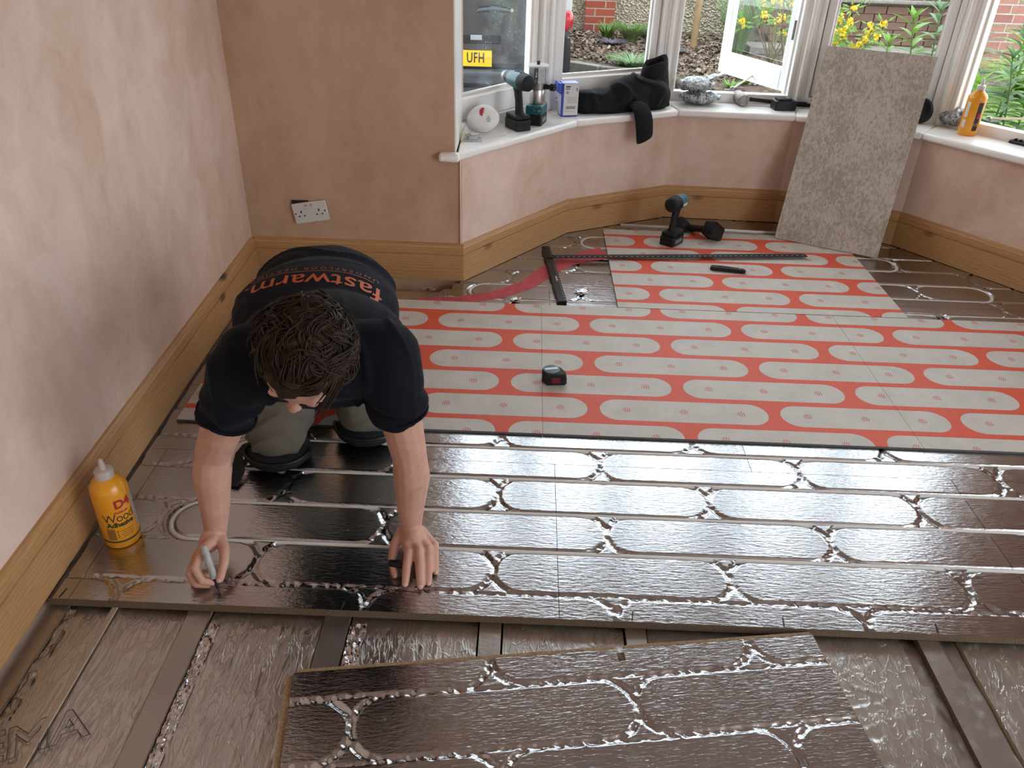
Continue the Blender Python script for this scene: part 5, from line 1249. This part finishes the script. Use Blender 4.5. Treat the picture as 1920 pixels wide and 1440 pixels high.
tuft('small purple grey plant left of the wooden stake', (1.42, 8.35, GZ), .10, .06, 90, ML5, .03, seed=14)
tuft('pale feathery plant behind the hoodie', (.90, 7.52, GZ), .21, .20, 420, ML6, .010, seed=5, droop=.9)
tuft('thin feathery sprig in the bark near the middle post', (1.20, 8.35, GZ), .08, .20, 60, ML6, .010, seed=6)
tuft('wispy green shrub seen through the open casement', (2.02, 8.50, GZ), .22, .62, 520, ML6, .006, seed=7, droop=.25, name='wispy_shrub')
tuft('strappy yellow green clump on the lawn at far right', (4.05, 6.75, GZ), .42, .50, 420, ML7, .026, seed=8, droop=.9)
tuft('strappy yellow green clump at the right edge of the lawn', (4.75, 6.55, GZ), .38, .46, 300, ML7, .026, seed=9, droop=.9)
tuft('small green weed behind the bags of screws', (1.45, 6.9, GZ), .07, .08, 40, ML1, .02, seed=10)
tuft('small green weed under the open casement', (1.62, 6.75, GZ), .08, .09, 40, ML1, .02, seed=12)
tuft('low green weed beyond the casement stay', (1.78, 7.0, GZ), .09, .10, 50, ML1, .02, seed=15)
def shrub(label, loc, h, seed, nb=16):
    t = thing('yellow_shrub', label, 'shrub', loc, 0, 'yellow flowering shrubs'); q = random.Random(seed); br_, fl_, lf = MB(), MB(), MB()
    for i in range(nb):
        a = q.uniform(0, 6.283); l = h*q.uniform(.6, 1.05); d = V3((math.cos(a)*.55, math.sin(a)*.45, 1)).normalized(); p1 = d*l*.5; p2 = d*l+V3((q.gauss(0, .05), q.gauss(0, .05), 0))
        br_.tube([(0, 0, 0), p1, p2], [.006, .0045, .003], 5)
        for k in range(q.randint(2, 4)):
            c = p2+V3((q.gauss(0, .06), q.gauss(0, .06), q.gauss(0, .05)))
            for m in range(16):
                e = V3((q.gauss(0, 1), q.gauss(0, 1), q.gauss(0, .8)+.3)).normalized(); s = e.orthogonal().normalized()*q.uniform(.010, .016); u = e.cross(s)
                p = c+e*q.uniform(.012, .036); fl_.add([p-s, p+u, p+s, p-u], [(0, 1, 2, 3)])
            for m in range(9):
                e = V3((q.gauss(0, 1), q.gauss(0, 1), q.gauss(0, 1)-.3)).normalized(); s = e.orthogonal().normalized(); p = c+e*.03
                lf.add([p, p+e*.03+s*.010, p+e*.07, p+e*.03-s*.010], [(0, 1, 2, 3)])
    br_.build('branches', plain('shrub_twig', (.16, .13, .06), .8) if 'shrub_twig' not in bpy.data.materials else bpy.data.materials['shrub_twig'], t)
    for o in (fl_.build('blossom', ML4, t), lf.build('foliage', ML1, t)): o['kind'] = 'stuff'
shrub('yellow flowering shrub in front of the brown garden wall', (2.42, 6.85, GZ), .55, 3, 17)
shrub('taller yellow flowering shrub behind the window post', (2.13, 7.0, GZ), .86, 5, 12)
shrub('yellow flowering shrub seen at the top of the open casement', (2.22, 7.9, GZ), .92, 8, 16)
gb = MB(); q = random.Random(21)
for i in range(9000):
    x = q.uniform(2.7, 5.6); y = q.uniform(4.6, 7.6)
    if y > 5.9+.62*(x-2.75): continue
    l = q.uniform(.03, .075); a = q.uniform(0, 6.28); d = V3((math.cos(a), math.sin(a), 0)); gb.add([(x-d.y*.003, y+d.x*.003, GZ+.008), (x+d.y*.003, y-d.x*.003, GZ+.008), (x+d.x*l*.5, y+d.y*l*.5, GZ+.008+l)], [(0, 1, 2)])
tag(gb.build('lawn_grass', ML7), 'yellow green short lawn grass outside the right window', 'grass', kind='stuff')  # blades use the yellow green grass tone
# ------------------------------------------------------------------ parked van: rear end close to the house
vn = thing('van', 'dark grey van parked outside with its rear doors toward the window', 'van', (-.60, 6.28, -.05), math.radians(2))
vm = NT('dark_grey_car_paint'); vm.set(Base_Color=(.028, .034, .040), Roughness=.25); vm.b.inputs['Coat Weight'].default_value = .8; MAT['van'] = vm.m
MAT['van_plastic'] = plain('textured_bumper_plastic', (.05, .056, .062), .55, var=.1, bump=.2, bscale=300)
prof = [(-.86, .28), (.86, .28), (.88, .6), (.86, 1.0), (.80, 1.6), (.70, 1.85), (-.70, 1.85), (-.80, 1.6), (-.86, 1.0), (-.88, .6)]
TX = Matrix(((1,0,0,0),(0,0,1,0),(0,1,0,0),(0,0,0,1)))
MB().prism(prof, .05, 2.9, TX).build('body_shell', MAT['van'], vn, bevel=.03, seg=3)
for s in (-1, 1): MB().prism([(s*.01, .40), (s*.76, .40), (s*.75, 1.70), (s*.01, 1.70)], .0, .06, TX).build('rear_door', MAT['van'], vn, bevel=.012, seg=2)
for s in (-1, 1): MB().prism([(s*.10, 1.05), (s*.66, 1.05), (s*.63, 1.58), (s*.10, 1.58)], -.006, .01, TX).build('rear_window', plain('dark_window', (.01, .012, .014), .08) if s < 0 else bpy.data.materials['dark_window'], vn)
MB().tube([(.205, -.035, .765), (.22, -.05, .775), (.33, -.05, .785), (.425, -.05, .775), (.44, -.03, .765)], [.012, .018, .021, .018, .012], 12, flat=.8).build('door_handle', MAT['van_plastic'], vn, smooth=60)
MB().ell((.325, .0, .745), (.075, .012, .055)).build('handle_dish', MAT['van_plastic'], vn, smooth=180)
MB().cyl((.455, -.012, .775), (.455, .0, .775), .012, n=14).build('lock', MAT['steel'], vn)
MB().box((-.05, -.008, .575), (.86, .03, .055)).build('lamp_strip', MAT['black'], vn, bevel=.006)
MB().box((.20, -.022, .590), (.085, .014, .034)).build('plate_lamp', plain('lamp_lens', (.30, .32, .33), .3), vn, bevel=.004)
np_ = MB().box((.055, -.012, .445), (.52, .010, .111)).build('number_plate', plain('yellow_plate', (.85, .50, .006), .4, var=.03), vn, bevel=.002)
xf(text_mb('UFH', .100, .001, bold=.0016, sx=.66, spacing=1.12), frame((.195, -.0182, .447), (1, 0, 0), (0, 0, 1))).build('plate_letters', MAT['ink'], np_)
MB().cyl((.287, -.018, .447), (.287, -.021, .447), .008, n=12).build('plate_bolt', MAT['orange_b'], np_)
MB().prism([(-.92, .10), (.92, .10), (.94, .22), (.92, .34), (.84, .37), (-.84, .37), (-.92, .34), (-.94, .22)], -.09, .3, TX).build('bumper', MAT['van_plastic'], vn, bevel=.03, seg=3)
MB().box((0, -.085, .27), (1.5, .03, .03)).build('bumper_step', MAT['black'], vn, bevel=.006)
for s in (-1, 1):
    MB().tube([(s*.845, .03, .36), (s*.85, .02, .50), (s*.845, .02, .60)], [.055, .05, .045], 14).build('corner_trim', MAT['black'], vn, smooth=60)
    MB().box((s*.845, .03, .92), (.085, .06, .30)).build('lamp_housing', plain('clear_lamp', (.45, .44, .44), .15) if s < 0 else bpy.data.materials['clear_lamp'], vn, bevel=.012)
    MB().ell((s*.850, .02, .720), (.058, .045, .078)).build('tail_light', plain('red_lens', (.38, .010, .02), .15, coat=.6) if s < 0 else bpy.data.materials['red_lens'], vn, smooth=180)
    MB().cyl((s*.62-.12*s, .62, .30), (s*.86, .62, .30), .30, n=28).build('wheel', MAT['rubber'], vn, smooth=40)
